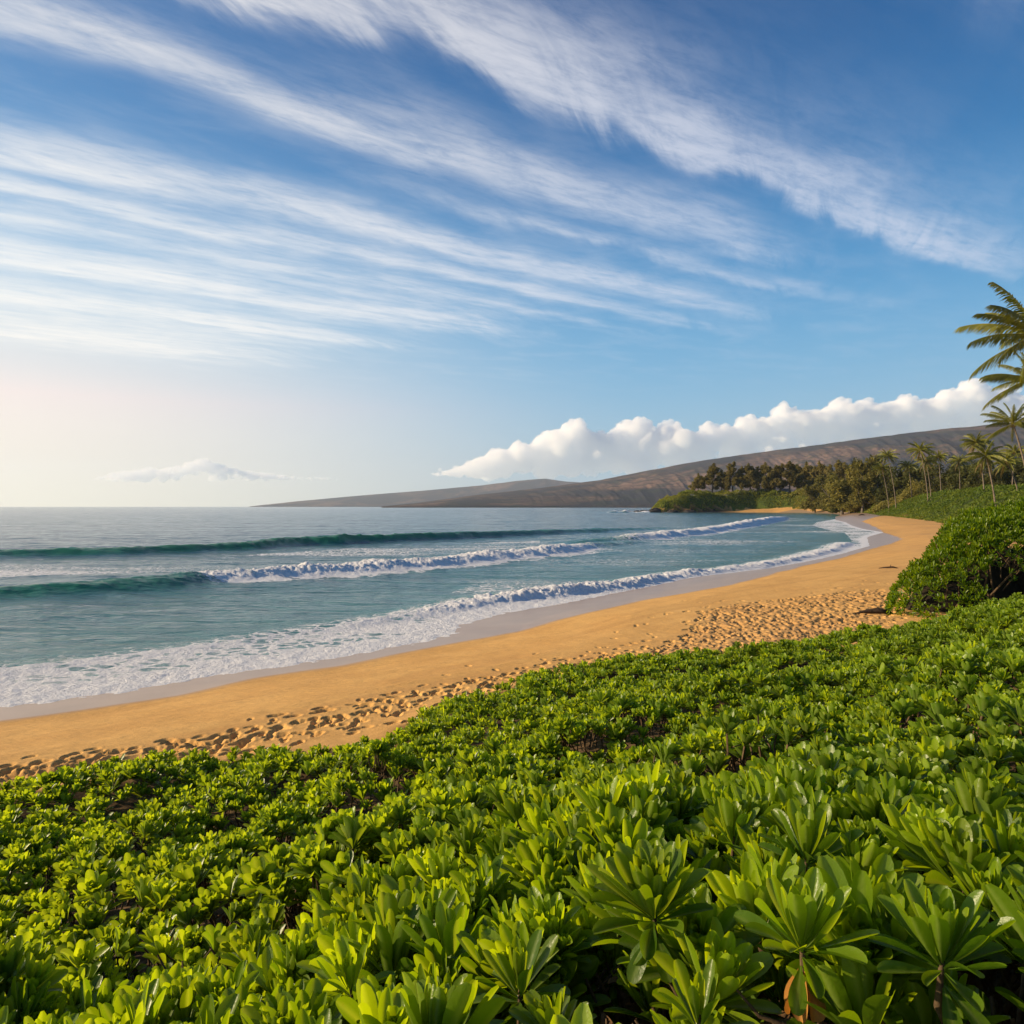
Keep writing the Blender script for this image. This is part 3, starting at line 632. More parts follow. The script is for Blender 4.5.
zt[n1_:] -= g.uniform(.07, .17, len(zt) - n1_)
e_ = .05; gx = (thicket_z(px_ + e_, py_, pn) - thicket_z(px_ - e_, py_, pn)) / (2 * e_); gy = (thicket_z(px_, py_ + e_, pn) - thicket_z(px_, py_ - e_, pn)) / (2 * e_)
kill = (r_ < 1.9) & (g.random(len(r_)) < .18)
PTS = PTS[~kill]; px_, py_, pn, r_, zt, gx, gy = [a[~kill] for a in (px_, py_, pn, r_, zt, gx, gy)]
tx = np.arctan(gy) * .55 + g.normal(0, .20, len(r_)); ty = -np.arctan(gx) * .55 - .10 + g.normal(0, .20, len(r_))
idx = np.where(r_ < 3.4, g.integers(0, NH, len(r_)), np.where(r_ < 9, NH + g.integers(0, NM, len(r_)), NH + NM + g.integers(0, NL, len(r_))))
me = bpy.data.meshes.new('shrub_thicket'); me.vertices.add(len(r_)); me.vertices.foreach_set('co', np.stack([px_, py_, zt], -1).astype(np.float32).ravel())
for nm, typ, dat in (('rot', 'FLOAT_VECTOR', np.stack([tx, ty, g.uniform(0, 6.28, len(r_))], -1)), ('scl', 'FLOAT', g.uniform(.6, 1.3, len(r_)) * np.where(r_ < 3.2, 1.12, 1)), ('idx', 'INT', idx)):
    a = me.attributes.new(nm, typ, 'POINT'); a.data.foreach_set('vector' if typ == 'FLOAT_VECTOR' else 'value', dat.astype(np.int32 if typ == 'INT' else np.float32).ravel())
tk = bpy.data.objects.new('shrub_thicket', me); COL.objects.link(tk); tk['kind'] = 'stuff'
tk['label'] = 'dense thicket of low fleshy leaved beach shrub covering the dune'
ng = bpy.data.node_groups.new('thicket', 'GeometryNodeTree')
ng.interface.new_socket('Geometry', in_out='INPUT', socket_type='NodeSocketGeometry'); ng.interface.new_socket('Geometry', in_out='OUTPUT', socket_type='NodeSocketGeometry')
gi = ng.nodes.new('NodeGroupInput'); go = ng.nodes.new('NodeGroupOutput'); iop = ng.nodes.new('GeometryNodeInstanceOnPoints'); ci = ng.nodes.new('GeometryNodeCollectionInfo')
ci.inputs['Collection'].default_value = PC; ci.inputs['Separate Children'].default_value = True; ci.inputs['Reset Children'].default_value = True
def nattr(nm, ty_):
    n = ng.nodes.new('GeometryNodeInputNamedAttribute'); n.data_type = ty_; n.inputs[0].default_value = nm; return n.outputs[0]
e2r = ng.nodes.new('FunctionNodeEulerToRotation'); ng.links.new(nattr('rot', 'FLOAT_VECTOR'), e2r.inputs[0])
ng.links.new(gi.outputs[0], iop.inputs['Points']); ng.links.new(ci.outputs[0], iop.inputs['Instance']); iop.inputs['Pick Instance'].default_value = True
ng.links.new(nattr('idx', 'INT'), iop.inputs['Instance Index']); ng.links.new(e2r.outputs[0], iop.inputs['Rotation']); ng.links.new(nattr('scl', 'FLOAT'), iop.inputs['Scale'])
ng.links.new(iop.outputs[0], go.inputs[0])
tk.modifiers.new('rosettes', 'NODES').node_group = ng
print('rosettes', len(r_))
# twigs and litter under the front rosettes
g = np.random.default_rng(9); S_ = Soup()
for k_ in range(1000):
    r = g.uniform(.8, 4.2); a = R(g.uniform(-45, 50)); x, y = r * math.sin(a), r * math.cos(a)
    z1 = float(canopy(np.array([x]), np.array([y]))[0]) - .14; ln = g.uniform(.15, .4); tl = g.normal(0, .5, 2)
    S_.tube([(x, y, z1), (x + tl[0] * ln * .5, y + tl[1] * ln * .5, z1 - ln * .5), (x + tl[0] * ln * .8, y + tl[1] * ln * .8, z1 - ln)], [.004, .006, .007], 5, 0)
for k_ in range(900):
    r = g.uniform(.8, 5); a = R(g.uniform(-45, 50)); x, y = r * math.sin(a), r * math.cos(a); z1 = float(canopy(np.array([x]), np.array([y]))[0]) - g.uniform(.17, .34)
    leaf(S_, (x, y, z1), g.uniform(0, 6.28), g.normal(-.3, .4), .09, .018, 4, 2, g, -.3, g.random(), .6, .3, 1)
S_.build('twig_litter', [m_stem, plain('brown_litter', (.16, .085, .035), (.08, .045, .02), 20)], kind='stuff')

print('TT %.1f' % (_t.time() - _T0))
# ---------------------------------------------------------------- the tall shrub on the right
g = np.random.default_rng(31)
bush = thing('tall_shrub', 'tall rounded green beach shrub on the sand with a dark hollow under its crown', 'bush', (17.5, 24.5, 1.25)); bush.scale = (1.08, 1.0, 1.36)
blobs = [(-2.4, -1.0, .8, 2.0, 1.5), (-.9, -.4, 1.2, 2.3, 2.3), (1.2, -.2, 1.6, 2.6, 2.9), (3.2, -1.2, 1.2, 2.0, 2.7), (3.6, .8, 2.0, 3.0, 3.4), (6.2, .2, 2.1, 3.2, 3.6), (1.2, 2.2, 1.5, 3.0, 2.6), (5.3, -2.4, .9, 2.0, 2.6), (9.2, .8, 2.2, 3.4, 3.8)]
S_ = Soup()
def ell(b, dirs): return np.array(b[:3]) * (1, 1, .0) + dirs * (b[3], b[3] * .9, b[4])
cen = np.array([(b[0], b[1], 0) for b in blobs]); rad = np.array([(b[3], b[3] * .9, b[4] * 1.0) for b in blobs])
leafP = []
for bi, b in enumerate(blobs):
    n = int(60 * b[3] * b[4] * 4.2); d_ = g.normal(size=(n * 2, 3)); d_ /= np.linalg.norm(d_, axis=1)[:, None]; d_ = d_[d_[:, 2] > -.02]
    P_ = cen[bi] + d_ * rad[bi] * (1 + .10 * fbm(d_[:, 0] * 4 + bi, d_[:, 1] * 4 + d_[:, 2] * 3, 3, 7))[:, None] * g.uniform(.93, 1.02, len(d_))[:, None]
    for q, nrm in zip(P_, d_ / rad[bi]):
        nrm = nrm / np.linalg.norm(nrm)
        if any(j != bi and np.sum(((q - cen[j]) / rad[j]) ** 2) < .80 for j in range(len(blobs))): continue
        hx, hz = (q[0] + 1.6) / 1.05, (q[2] - .55) / .80           # the hollow that faces the thicket
        hx2 = (q[0] + .55) / .70; hz2 = (q[2] - .80) / 1.15
        if q[1] < .2 and (hx * hx + hz * hz < 1 or hx2 * hx2 + hz2 * hz2 < 1) and g.random() < .93: continue
        if q[2] < -.2: continue
        leafP.append((q, nrm))
protoC = [rosette(np.random.default_rng(s_), 12, .15, 3, 2, 1.0, 0) for s_ in range(5)]
pv = [np.concatenate(p_.v) for p_ in protoC]; pf = [np.concatenate(p_.f) for p_ in protoC]; pt = [np.concatenate(p_.tone) for p_ in protoC]
for q, nrm in leafP:
    j = int(g.integers(5)); z_ = nrm * .75 + (0, 0, .5) + g.normal(0, .18, 3); z_ /= np.linalg.norm(z_); x_ = np.cross(z_, g.normal(size=3)); x_ /= np.linalg.norm(x_); y_ = np.cross(z_, x_)
    M = np.stack([x_, y_, z_]) * g.uniform(.8, 1.2)
    S_.v.append(pv[j] @ M + q); S_.f.append(pf[j] + S_.n); S_.n += len(pv[j]); S_.tone.append(np.clip(pt[j] + g.normal(0, .1), 0, 1)); S_.rib.append(np.zeros(len(pv[j]))); S_.mi.append(np.zeros(len(pf[j])))
S_.build('foliage', [m_leaf], bush)
S2 = Soup()
for k_ in range(70):
    a = np.array([g.uniform(-2.8, 4), g.uniform(-.9, 1.0), -.1]); b_ = a + (g.normal(0, 1.0), g.uniform(-1.2, .6), g.uniform(1.0, 1.9)); m_ = (a + b_) / 2 + g.normal(0, .15, 3)
    S2.tube([a, m_, b_], [.045, .03, .012], 6, 0)
S2.build('branches', [m_stem], bush)
S3 = Soup()      # inner mass of the shrub, coloured near-black to paint the hollow's shade
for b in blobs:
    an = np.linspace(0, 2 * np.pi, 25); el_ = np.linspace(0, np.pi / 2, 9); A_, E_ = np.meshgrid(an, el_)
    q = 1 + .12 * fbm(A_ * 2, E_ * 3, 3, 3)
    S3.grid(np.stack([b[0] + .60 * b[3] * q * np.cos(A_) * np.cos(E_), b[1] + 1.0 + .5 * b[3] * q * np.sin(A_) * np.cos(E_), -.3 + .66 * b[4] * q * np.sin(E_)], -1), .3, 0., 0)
S3.build('inner_shade_mass', [plain('painted_hollow_shade', (.018, .013, .008), (.03, .022, .012), 6)], bush)

print('TT %.1f' % (_t.time() - _T0))
# ---------------------------------------------------------------- trees
def gz(x, y): return float(ground(np.array([float(x)]), np.array([float(y)]))[0])
def copy_tree(o, parent=None):
    c = o.copy(); COL.objects.link(c); c.parent = parent
    for ch in kids[o.name]: 
        k_ = ch.copy(); COL.objects.link(k_); k_.parent = c
    return c
kids = {}
def frond(g, L, el, nl, droop):
    S_ = Soup(); n = 14; s_ = np.linspace(0, 1, n + 1); ang = el - droop * s_ ** 1.3; st = L / n
    r = np.r_[0, np.cumsum(np.cos(ang[:-1])) * st]; h = np.r_[0, np.cumsum(np.sin(ang[:-1])) * st]
    S_.tube(np.stack([r, 0 * r, h], -1), np.linspace(.05, .008, n + 1) * L / 4.5, 4, 0, .9)
    bl = L * .24
    for side in (-1, 1):
        for q in np.linspace(.14, .995, nl):
            rq, hq, aq = np.interp(q, s_, r), np.interp(q, s_, h), np.interp(q, s_, ang)
            ll = bl * (math.sin(min(1, q * 1.7 + .12) * math.pi / 2) * (1 - .62 * max(0, q - .45) / .55)) * g.uniform(.85, 1.1)
            fw = R(35 + 25 * q) + g.normal(0, .08); dr = R(18 + 22 * abs(math.cos(aq))) + g.normal(0, .12); w = .055 * L / 4.5 * (2.9 if nl < 40 else 1.25)
            T = np.array([math.cos(aq), 0, math.sin(aq)]); N = np.array([-math.sin(aq), 0, math.cos(aq)]); B = np.array([0, side, 0])
            pts_ = []
            for k_, c_ in enumerate((0, .5, 1)):
                d2 = dr * (.5 + c_ * 1.3)
                pts_.append(np.array([rq, 0, hq]) + ll * c_ * (T * math.sin(fw) + B * math.cos(fw) * math.cos(d2)) - np.array([0, 0, 1]) * ll * c_ * math.sin(d2) * .8)
            ww = np.array([w, w * 1.1, w * .1])
            P = np.stack([np.stack([p_ - T * w_ * .5, p_ + T * w_ * .5]) for p_, w_ in zip(pts_, ww)])
            S_.grid(P, float(np.clip(.3 + g.normal(0, .2), 0, 1)), 0.)
    return S_
def make_palm(seed, Lf, hgt, lean, nl, nfr, label):
    g = np.random.default_rng(seed)
    e = thing('palm_tree', label, 'palm tree'); ch = []
    n = 22; s_ = np.linspace(0, 1, n + 1); cx = lean[0] * (s_ ** 1.5); cy = lean[1] * s_ ** 1.5
    S_ = Soup(); rad = (.17 - .07 * s_ + .12 * np.exp(-s_ * 18)) * (1 + .05 * np.sin(np.arange(n + 1) * 2.5)); S_.tube(np.stack([cx, cy, s_ * hgt - .3 * (s_ == 0)], -1), rad, 10, 0)
    ch.append(S_.build('trunk', [m_palmbark], e))
    kinds = [(78, .9), (58, 1.05), (36, 1.1), (12, .95), (-14, .95), (-45, .6)]
    meshes = [frond(g, Lf * (.8 if k_ == 0 else 1), R(a), nl, d * (.72 if nl > 40 else 1)) for k_, (a, d) in enumerate(kinds)]
    cnt = [3, 5, 8, 8, 6, 3]; srcs = {}
    if nl > 40: cnt = [3, 5, 7, 7, 4, 0]
    i = 0
    for k_, c_ in enumerate(cnt):
        for j in range(c_):
            if k_ not in srcs: f = meshes[k_].build('frond', [m_oldfrond if k_ >= 5 else m_frond, m_bark], e); srcs[k_] = f
            else: f = srcs[k_].copy(); COL.objects.link(f); f.parent = e
            f.location = (cx[-1], cy[-1], hgt); f.rotation_euler = (g.normal(0, .06), g.normal(0, .08), i * 2.39996 + g.normal(0, .25)); sc_ = g.uniform(.88, 1.08); f.scale = (sc_,) * 3; ch.append(f); i += 1
    S_ = Soup()
    for k_ in range(7):
        a = k_ * .9; c_ = np.array([cx[-1] + .22 * math.cos(a), cy[-1] + .22 * math.sin(a), hgt - .22 - .08 * (k_ % 2)]); th = np.linspace(0, np.pi, 6); S_.tube(c_ + np.stack([0 * th, 0 * th, -np.cos(th) * .15], -1), np.sin(th) * .11 + .004, 7, 0)
    ch.append(S_.build('coconuts', [m_oldfrond], e)); kids[e.name] = ch; return e
# crown px, crown py, distance, base px (None: straight below), frond length, label
palms = [
 (1045, 336, 50, 1052, 5.4, 'tallest palm at the right edge with two long fronds reaching over the open sky'),
 (1026, 382, 72, 1050, 4.6, 'second tallest palm, its crown just below the tallest palm at the right edge'),
 (1016, 424, 98, 1034, 4.2, 'palm with a pale leaning trunk below the two tallest palms at the right edge'),
 (975, 443, 190, 984, 4.2, 'palm whose crown rises behind the palm standing at the lip of the green slope'),
 (988, 456, 128, 996, 4.0, 'palm with curved pale trunk standing at the lip of the green slope'),
 (1004, 462, 150, 1018, 3.6, 'small palm with slanting thin trunk between the lip palm and the right edge'),
 (921, 450, 250, 928, 4.4, 'tall straight palm in the middle of the green bank, twin trunk beside it'),
 (925, 462, 255, 931, 3.6, 'shorter palm whose trunk stands against the tall straight one on the green bank'),
 (888, 456, 300, 896, 4.2, 'palm with tilted trunk next to the olive trees, starting the palm row'),
 (881, 468, 305, 889, 3.8, 'low palm half hidden against the big olive trees'),
 (939, 457, 285, 941, 4.0, 'palm set back behind the bank, right of the tall straight palm'),
 (958, 461, 290, 960, 4.0, 'palm set back behind the bank, left of the two overlapping crowns'),
 (909, 466, 300, 912, 3.8, 'palm with a dark crown set back between the tilted palm and the tall straight palm'),
 (1013, 452, 205, 1012, 4.0, 'palm with a dark crown directly behind the slanting thin trunk'),
]
for i, (px, py, d, bp, Lf, lab) in enumerate(palms):
    x, y = at(px, d), d; bx_ = at(bp, d) ; g0 = gz(bx_, y); zc = pz(py, d)
    e = make_palm(100 + i, Lf * (.95 if d < 240 else 1.1), zc - g0, (x - bx_, (-1) ** i * .6), 60 if d < 110 else 26, 21, lab)
    e['group'] = 'coconut palms along the bank'; e.location = (bx_, y, g0)

def crown_cards(g, lobes, n, size, tone0=.4, mi=0, up=.0, el=1.0):
    """leaf sprays scattered through a few uneven lobes"""
    S_ = Soup(); w = np.array([l[3] * l[4] for l in lobes]); w = w / w.sum(); ks = g.choice(len(lobes), n, p=w)
    L_ = np.array(lobes)[ks]; d_ = g.normal(size=(n, 3)); d_ /= np.linalg.norm(d_, axis=1)[:, None]; rr_ = g.uniform(.0, 1, n) ** .45
    rr_ = rr_ * (1 + .25 * fbm(d_[:, 0] * 3 + ks, d_[:, 2] * 3 + d_[:, 1] * 2, 3, 4))
    C = L_[:, :3] + d_ * rr_[:, None] * np.stack([L_[:, 3], L_[:, 3], L_[:, 4]], -1)
    A_ = g.normal(size=(n, 3)); A_[:, 2] = A_[:, 2] * .6 + up; A_ /= np.linalg.norm(A_, axis=1)[:, None]; B_ = np.cross(A_, g.normal(size=(n, 3))); B_ /= np.linalg.norm(B_, axis=1)[:, None]
    sz = size * g.uniform(.5, 1.4, n)[:, None]
    P0 = C - A_ * sz * el - B_ * sz * .12; P1 = C - A_ * sz * el * .1 + B_ * sz * .45; P2 = C + A_ * sz * el; P3 = C - A_ * sz * .1 * el - B_ * sz * .5
    v_ = np.stack([P0, P1, P2, P3], 1).reshape(-1, 3); f = np.arange(n * 4).reshape(n, 4)
    S_.v.append(v_); S_.f.append(f); S_.n = n * 4; S_.tone.append(np.repeat(np.clip(g.normal(tone0, .3, n), 0, 1), 4)); S_.rib.append(np.zeros(n * 4)); S_.mi.append(np.full(n, mi))
    return S_
def make_ironwood(seed, H_, label):
    g = np.random.default_rng(seed); e = thing('ironwood_tree', label, 'tree'); ch = []
    S_ = Soup(); bend = g.normal(0, .5, 2); s_ = np.linspace(0, 1, 9); trunk = np.stack([bend[0] * s_ ** 2 + .25 * np.sin(s_ * 5), bend[1] * s_ ** 2, s_ * H_ * .93], -1); trunk[0, 2] = -1.5
    S_.tube(trunk, .42 - .34 * s_, 7, 0); lobes = []
    for k_ in range(18):
        q = g.uniform(.16, .93); c_ = np.array([np.interp(q, s_, trunk[:, i]) for i in range(3)]); a = g.uniform(0, 6.28); ln = (1.15 - q) * H_ * .26 * g.uniform(.6, 1.25)
        tip = c_ + (ln * math.cos(a), ln * math.sin(a), ln * g.uniform(.3, .9)); S_.tube([c_, (c_ + tip) / 2 + (0, 0, .1), tip], [.10, .07, .03], 4, 0)
        lobes.append((*tip, g.uniform(1.1, 2.0) * H_ / 20, g.uniform(1.3, 2.6) * H_ / 20)); 
    lobes.append((*trunk[-1], .7 * H_ / 20, 2.0 * H_ / 20))
    ch.append(S_.build('trunk', [m_bark], e)); ch.append(crown_cards(g, lobes, 4600, .46, .4, up=.7, el=1.5).build('crown', [m_iron], e)); kids[e.name] = ch; return e
irons = [ # px, top py, distance, label
 (698, 474, 594, 'smallest ironwood, alone at the seaward end of the headland grove'),
 (712, 464, 590, 'slim ironwood second from the tip of the headland, with a ragged open crown'),
 (722, 470, 586, 'short ironwood between the slim one near the tip and the first broad one'),
 (733, 462, 582, 'broad tall ironwood, first of the dense grove on the headland'),
 (742, 467, 580, 'ironwood in the gap after the first broad tree of the headland grove'),
 (750, 464, 576, 'ironwood with a pointed top, fifth from the tip of the headland'),
 (758, 467, 578, 'ironwood with a rounded low crown beside the pointed one'),
 (765, 463, 574, 'ironwood with a dense dark crown mid grove, left of the white house'),
 (774, 466, 572, 'ironwood just left above the small white house'),
 (781, 464, 570, 'ironwood directly above the small white house'),
 (789, 462, 568, 'ironwood just right of the small white house, tall narrow crown'),
 (798, 465, 590, 'ironwood with twin tops, second to the right of the white house'),
 (806, 463, 586, 'ironwood with feathery top, third to the right of the white house'),
 (814, 467, 580, 'lower ironwood where the headland grove dips'),
 (821, 462, 575, 'tall ironwood close to the olive trees'),
 (829, 465, 565, 'ironwood partly behind the left end of the olive trees'),
 (838, 461, 555, 'ironwood top showing behind the olive trees'),
 (846, 463, 545, 'last ironwood of the grove, behind the highest olive tree'),
]
protos = []
for i, (px, py, d, lab) in enumerate(irons):
    d += 28; x = at(px, d); g0 = gz(x, d); h = pz(py, d) - g0
    if i < 6: e = make_ironwood(200 + i, 20, lab); protos.append(e)
    else: e = copy_tree(protos[i % 6]); e['label'] = lab
    e['group'] = 'ironwood trees on the headland'; e.location = (x, d, g0); sc_ = h / 20; e.scale = (sc_ * random.uniform(1.15, 1.55),) * 2 + (sc_,); e.rotation_euler = (0, 0, random.uniform(0, 6.28))
def make_broad(seed, mat, name, label, group, n=5200):
    g = np.random.default_rng(seed); e = thing(name, label, 'tree', group=group); ch = []; S_ = Soup(); lobes = []
    S_.tube([(0, 0, -1), (.2, .1, 2), (.1, .3, 4.5)], [.5, .38, .3], 8, 0)
    for k_ in range(15):
        a = k_ * 2.4 + g.normal(0, .3); r = g.uniform(.5, 4.6); z = g.uniform(3.2, 9.2) - r * .25; tip = np.array([r * math.cos(a), r * math.sin(a), z])
        S_.tube([(.1, .3, 3.5), tip * .5 + (0, 0, 1.2), tip], [.22, .14, .05], 5, 0); lobes.append((*tip, g.uniform(1.2, 2.1), g.uniform(1.0, 1.9)))
    for k_ in range(5): a = g.uniform(0, 6.28); lobes.append((4 * math.cos(a), 4 * math.sin(a), g.uniform(1.5, 3), 1.6, 1.4))
    ch.append(S_.build('trunk', [m_bark], e)); ch.append(crown_cards(g, lobes, n, .36).build('crown', [mat], e)); kids[e.name] = ch; return e
broads = [ # px, top py, distance, width px, label
 (868, 448, 400, 40, 'highest olive green tree with a pointed crown, centre of the tree cluster'),
 (850, 458, 415, 44, 'broad olive green tree left of the highest one'),
 (832, 468, 485, 38, 'olive green tree with a low spreading crown at the edge of the headland scrub'),
 (842, 478, 410, 46, 'rounded olive tree in front of the cluster, nearest to the sand'),
 (862, 474, 385, 40, 'olive tree below the highest crown, its foliage reaching the bank'),
 (878, 462, 392, 34, 'olive green tree right of the highest one, palms in front of it'),
 (815, 480, 515, 30, 'small round olive tree above the scrub where the sand begins'),
]
bp_ = []
for i, (px, py, d, wpx, lab) in enumerate(broads):
    if i < 3: e = make_broad(300 + i, m_olive, 'olive_tree', lab, 'olive green trees beside the palms'); bp_.append(e)
    else: e = copy_tree(bp_[i % 3]); e['label'] = lab
    x = at(px, d); g0 = gz(x, d); e.location = (x, d, g0); e.scale = (wpx * d / FP / 12, wpx * d / FP / 12, (pz(py, d) - g0) / 11.0); e.rotation_euler = (0, 0, i * 1.3)
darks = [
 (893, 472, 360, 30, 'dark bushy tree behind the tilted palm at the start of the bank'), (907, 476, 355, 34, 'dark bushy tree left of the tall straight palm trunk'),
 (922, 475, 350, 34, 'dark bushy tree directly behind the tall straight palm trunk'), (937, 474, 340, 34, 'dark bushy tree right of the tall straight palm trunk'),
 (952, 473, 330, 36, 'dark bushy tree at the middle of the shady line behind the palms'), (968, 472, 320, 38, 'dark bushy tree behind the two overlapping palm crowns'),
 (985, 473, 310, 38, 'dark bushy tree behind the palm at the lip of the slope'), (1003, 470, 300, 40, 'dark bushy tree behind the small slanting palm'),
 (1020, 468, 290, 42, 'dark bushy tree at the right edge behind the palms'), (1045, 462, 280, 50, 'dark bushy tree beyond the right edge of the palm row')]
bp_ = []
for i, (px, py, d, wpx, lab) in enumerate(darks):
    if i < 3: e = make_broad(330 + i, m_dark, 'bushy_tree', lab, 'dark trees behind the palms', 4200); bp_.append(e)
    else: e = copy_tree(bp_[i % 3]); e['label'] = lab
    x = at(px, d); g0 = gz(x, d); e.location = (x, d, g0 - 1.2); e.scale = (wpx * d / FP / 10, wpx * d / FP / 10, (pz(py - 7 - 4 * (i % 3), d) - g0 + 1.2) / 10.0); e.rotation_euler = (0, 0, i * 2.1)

print('TT %.1f' % (_t.time() - _T0))
# scrub on the headland and vines on the bank
def cover(name, label, poly, n, size, hl, hs, mat, seed, ymin):
    g = np.random.default_rng(seed); P_ = np.array(poly); x = g.uniform(P_[:, 0].min(), P_[:, 0].max(), n * 3); y = g.uniform(P_[:, 1].min(), P_[:, 1].max(), n * 3)
    k_ = inside(x, y, poly); x = x[k_][:n]; y = y[k_][:n]; e, _ = bluff_h(x, y); k_ = e > -.3; x = x[k_]; y = y[k_]; e = e[k_]
    hh = hl * np.clip(.45 + 1.0 * fbm(x * hs, y * hs, 3, seed) + .4 * fbm(x * hs * 3, y * hs * 3, 2, seed + 1), .05, 1.4) * sm(e, -.5, 5) + .1
    hh = hh * (1 - sm(y, 520, 560) * (1 - sm(x, 114, 150)) * .5)
    z = ground(x, y) + hh * (1 - .35 * g.uniform(0, 1, len(x)) ** 2)
    n = len(x); A_ = g.normal(size=(n, 3)); A_ /= np.linalg.norm(A_, axis=1)[:, None]; B_ = np.cross(A_, g.normal(size=(n, 3))); B_ /= np.linalg.norm(B_, axis=1)[:, None]; B_[:, 2] *= .6
    sz = (size * g.uniform(.5, 1.3, n))[:, None]; C = np.stack([x, y, z], -1)
    v_ = np.stack([C - A_ * sz, C + B_ * sz * .6, C + A_ * sz, C - B_ * sz * .6], 1).reshape(-1, 3)
    tone = np.repeat(np.clip(.45 + 1.1 * fbm(x * hs * .6, y * hs * .6, 2, seed + 7) + g.normal(0, .2, n), 0, 1), 4)
    o = raw_mesh(name, v_, np.arange(n * 4).reshape(n, 4), mat, kind='stuff', attrs=dict(tone=tone, rib=tone * 0)); o['label'] = label
cover('headland_scrub', 'low green scrub covering the rocky headland', [(112, 562), (112, 620), (280, 650), (290, 540), (272, 450), (250, 370), (180, 362), (215, 550), (150, 565)], 120000, .62, 4.2, .11, m_scrub, 401, 0)
cover('tree_foot_scrub', 'taller scrub growing under the olive trees down to the sand', [(165, 325), (185, 365), (218, 455), (232, 525), (215, 575), (300, 580), (300, 330)], 90000, .55, 7.5, .09, m_olive, 404, 0)
cover('bank_vines', 'low green vines covering the sloping bank behind the beach', [(40, 55), (36, 40), (120, 60), (260, 200), (280, 380), (190, 385), (120, 225), (80, 128)], 170000, .32, 1.4, .28, m_vine, 402, 0)

print('TT %.1f' % (_t.time() - _T0))
# ---------------------------------------------------------------- rocks off the headland tip, driftwood, the white house
def rock(x, y, z, sx, sy, sz, seed, label):
    g = np.random.default_rng(seed); a = np.linspace(0, 2 * np.pi, 21); e = np.linspace(-.5, np.pi / 2, 10); A_, E_ = np.meshgrid(a, e)
    dx, dy, dz = np.cos(A_) * np.cos(E_), np.sin(A_) * np.cos(E_), np.sin(E_); q = 1 + .45 * fbm(dx * 1.7 + seed, dy * 1.7 + dz * 2, 4, seed); q[:, -1] = q[:, 0]
    S_ = Soup(); S_.grid(np.stack([x + sx * q * dx, y + sy * q * dy, z + sz * q * dz], -1), .5, 0., 0); o = S_.build('rock', [m_rock]); o.data.polygons.foreach_set('use_smooth', [False] * len(o.data.polygons))
    o['label'] = label; o['category'] = 'rock'; o['group'] = 'black rocks off the headland tip'
for i, (px, d, w, h, lab) in enumerate([(655, 566, 5.5, 3.4, 'largest black rock against the headland tip'), (646, 568, 5.0, 2.3, 'low flat black rock next to the largest rock in the surf'), (637, 572, 4.2, 1.9, 'black rock in white water, outermost but one'),
        (628, 575, 3.2, 1.5, 'small outermost black rock awash in the surf'), (672, 562, 5.0, 2.4, 'black rock under the scrub at the headland foot'), (690, 565, 5.5, 2.2, 'long black rock at the headland foot, nearer the sand')]):
    rock(at(px, d), d, -.2, w, w * .7, h, 50 + i, lab)
def driftwood(px, py, z, parts, lab):
    x, y = gp(px, py, z); g0 = float(ground(np.array([x]), np.array([y]))[0]); S_ = Soup()
    for pl, r in parts: S_.tube([(x + a, y + b, g0 + c_) for a, b, c_ in pl], r, 8, 0)
    o = S_.build('driftwood', [m_wood]); o['label'] = lab; o['category'] = 'driftwood'
driftwood(872, 609.5, 1.35, [([(-.55, .0, .02), (-.25, .02, .07), (.15, 0, .10), (.5, -.05, .06), (.7, .05, .02)], [.02, .05, .11, .09, .03]), ([(.1, 0, .1), (.3, .15, .16), (.5, .25, .1)], [.05, .04, .02])], 'dark driftwood log lying on the trampled sand in front of the tall shrub')
driftwood(889, 563, 1.4, [([(-.6, 0, .03), (-.2, .05, .07), (.25, 0, .10), (.6, .1, .03)], [.02, .04, .05, .02]), ([(.1, 0, .08), (.15, .05, .24)], [.03, .012])], 'dark driftwood stick with a stub on the sand beyond the tall shrub')
driftwood(862, 514, 1.6, [([(-1.4, 0, .1), (0, 0, .4), (1.6, .3, .1)], [.15, .3, .1])], 'distant driftwood log at the foot of the green bank')
def box(name, c, s, mat, parent):
    x, y, z = c; a, b, h = s[0] / 2, s[1] / 2, s[2]; v_ = [(x + i * a, y + j * b, z + k_ * h) for k_ in (0, 1) for i, j in ((-1, -1), (1, -1), (1, 1), (-1, 1))]
    return raw_mesh(name, v_, [(3, 2, 1, 0), (4, 5, 6, 7), (0, 1, 5, 4), (1, 2, 6, 5), (2, 3, 7, 6), (3, 0, 4, 7)], mat, parent, False)
m_white = plain('white_wall', (.72, .70, .66), (.66, .64, .60), .5, .8, .01); m_roof = plain('grey_roof', (.20, .18, .17), (.15, .14, .13), .6, .9, .02); m_win = plain('dark_window', (.03, .035, .04), (.04, .045, .05), .5, .2, .0)
hx, hy = at(785, 612), 612; hz = gz(hx, hy)
hs = thing('beach_house', 'small white house glimpsed between the ironwood trunks on the headland', 'house', (hx, hy, hz + 1.0), .1)
box('wall', (0, 0, -3), (7, 6, 6.2), m_white, hs)
raw_mesh('roof', [(-4, -3.6, 3.2), (4, -3.6, 3.2), (4, 3.6, 3.2), (-4, 3.6, 3.2), (-3.4, 0, 5), (3.4, 0, 5)], [(0, 1, 5, 4), (2, 3, 4, 5), (0, 4, 3, 3), (1, 2, 5, 5)], m_roof, hs, False)
for wx in (-1.8, 1.6): box('window', (wx, -3.03, .8), (1.2, .08, 1.3), m_win, hs)

print('TT %.1f' % (_t.time() - _T0))
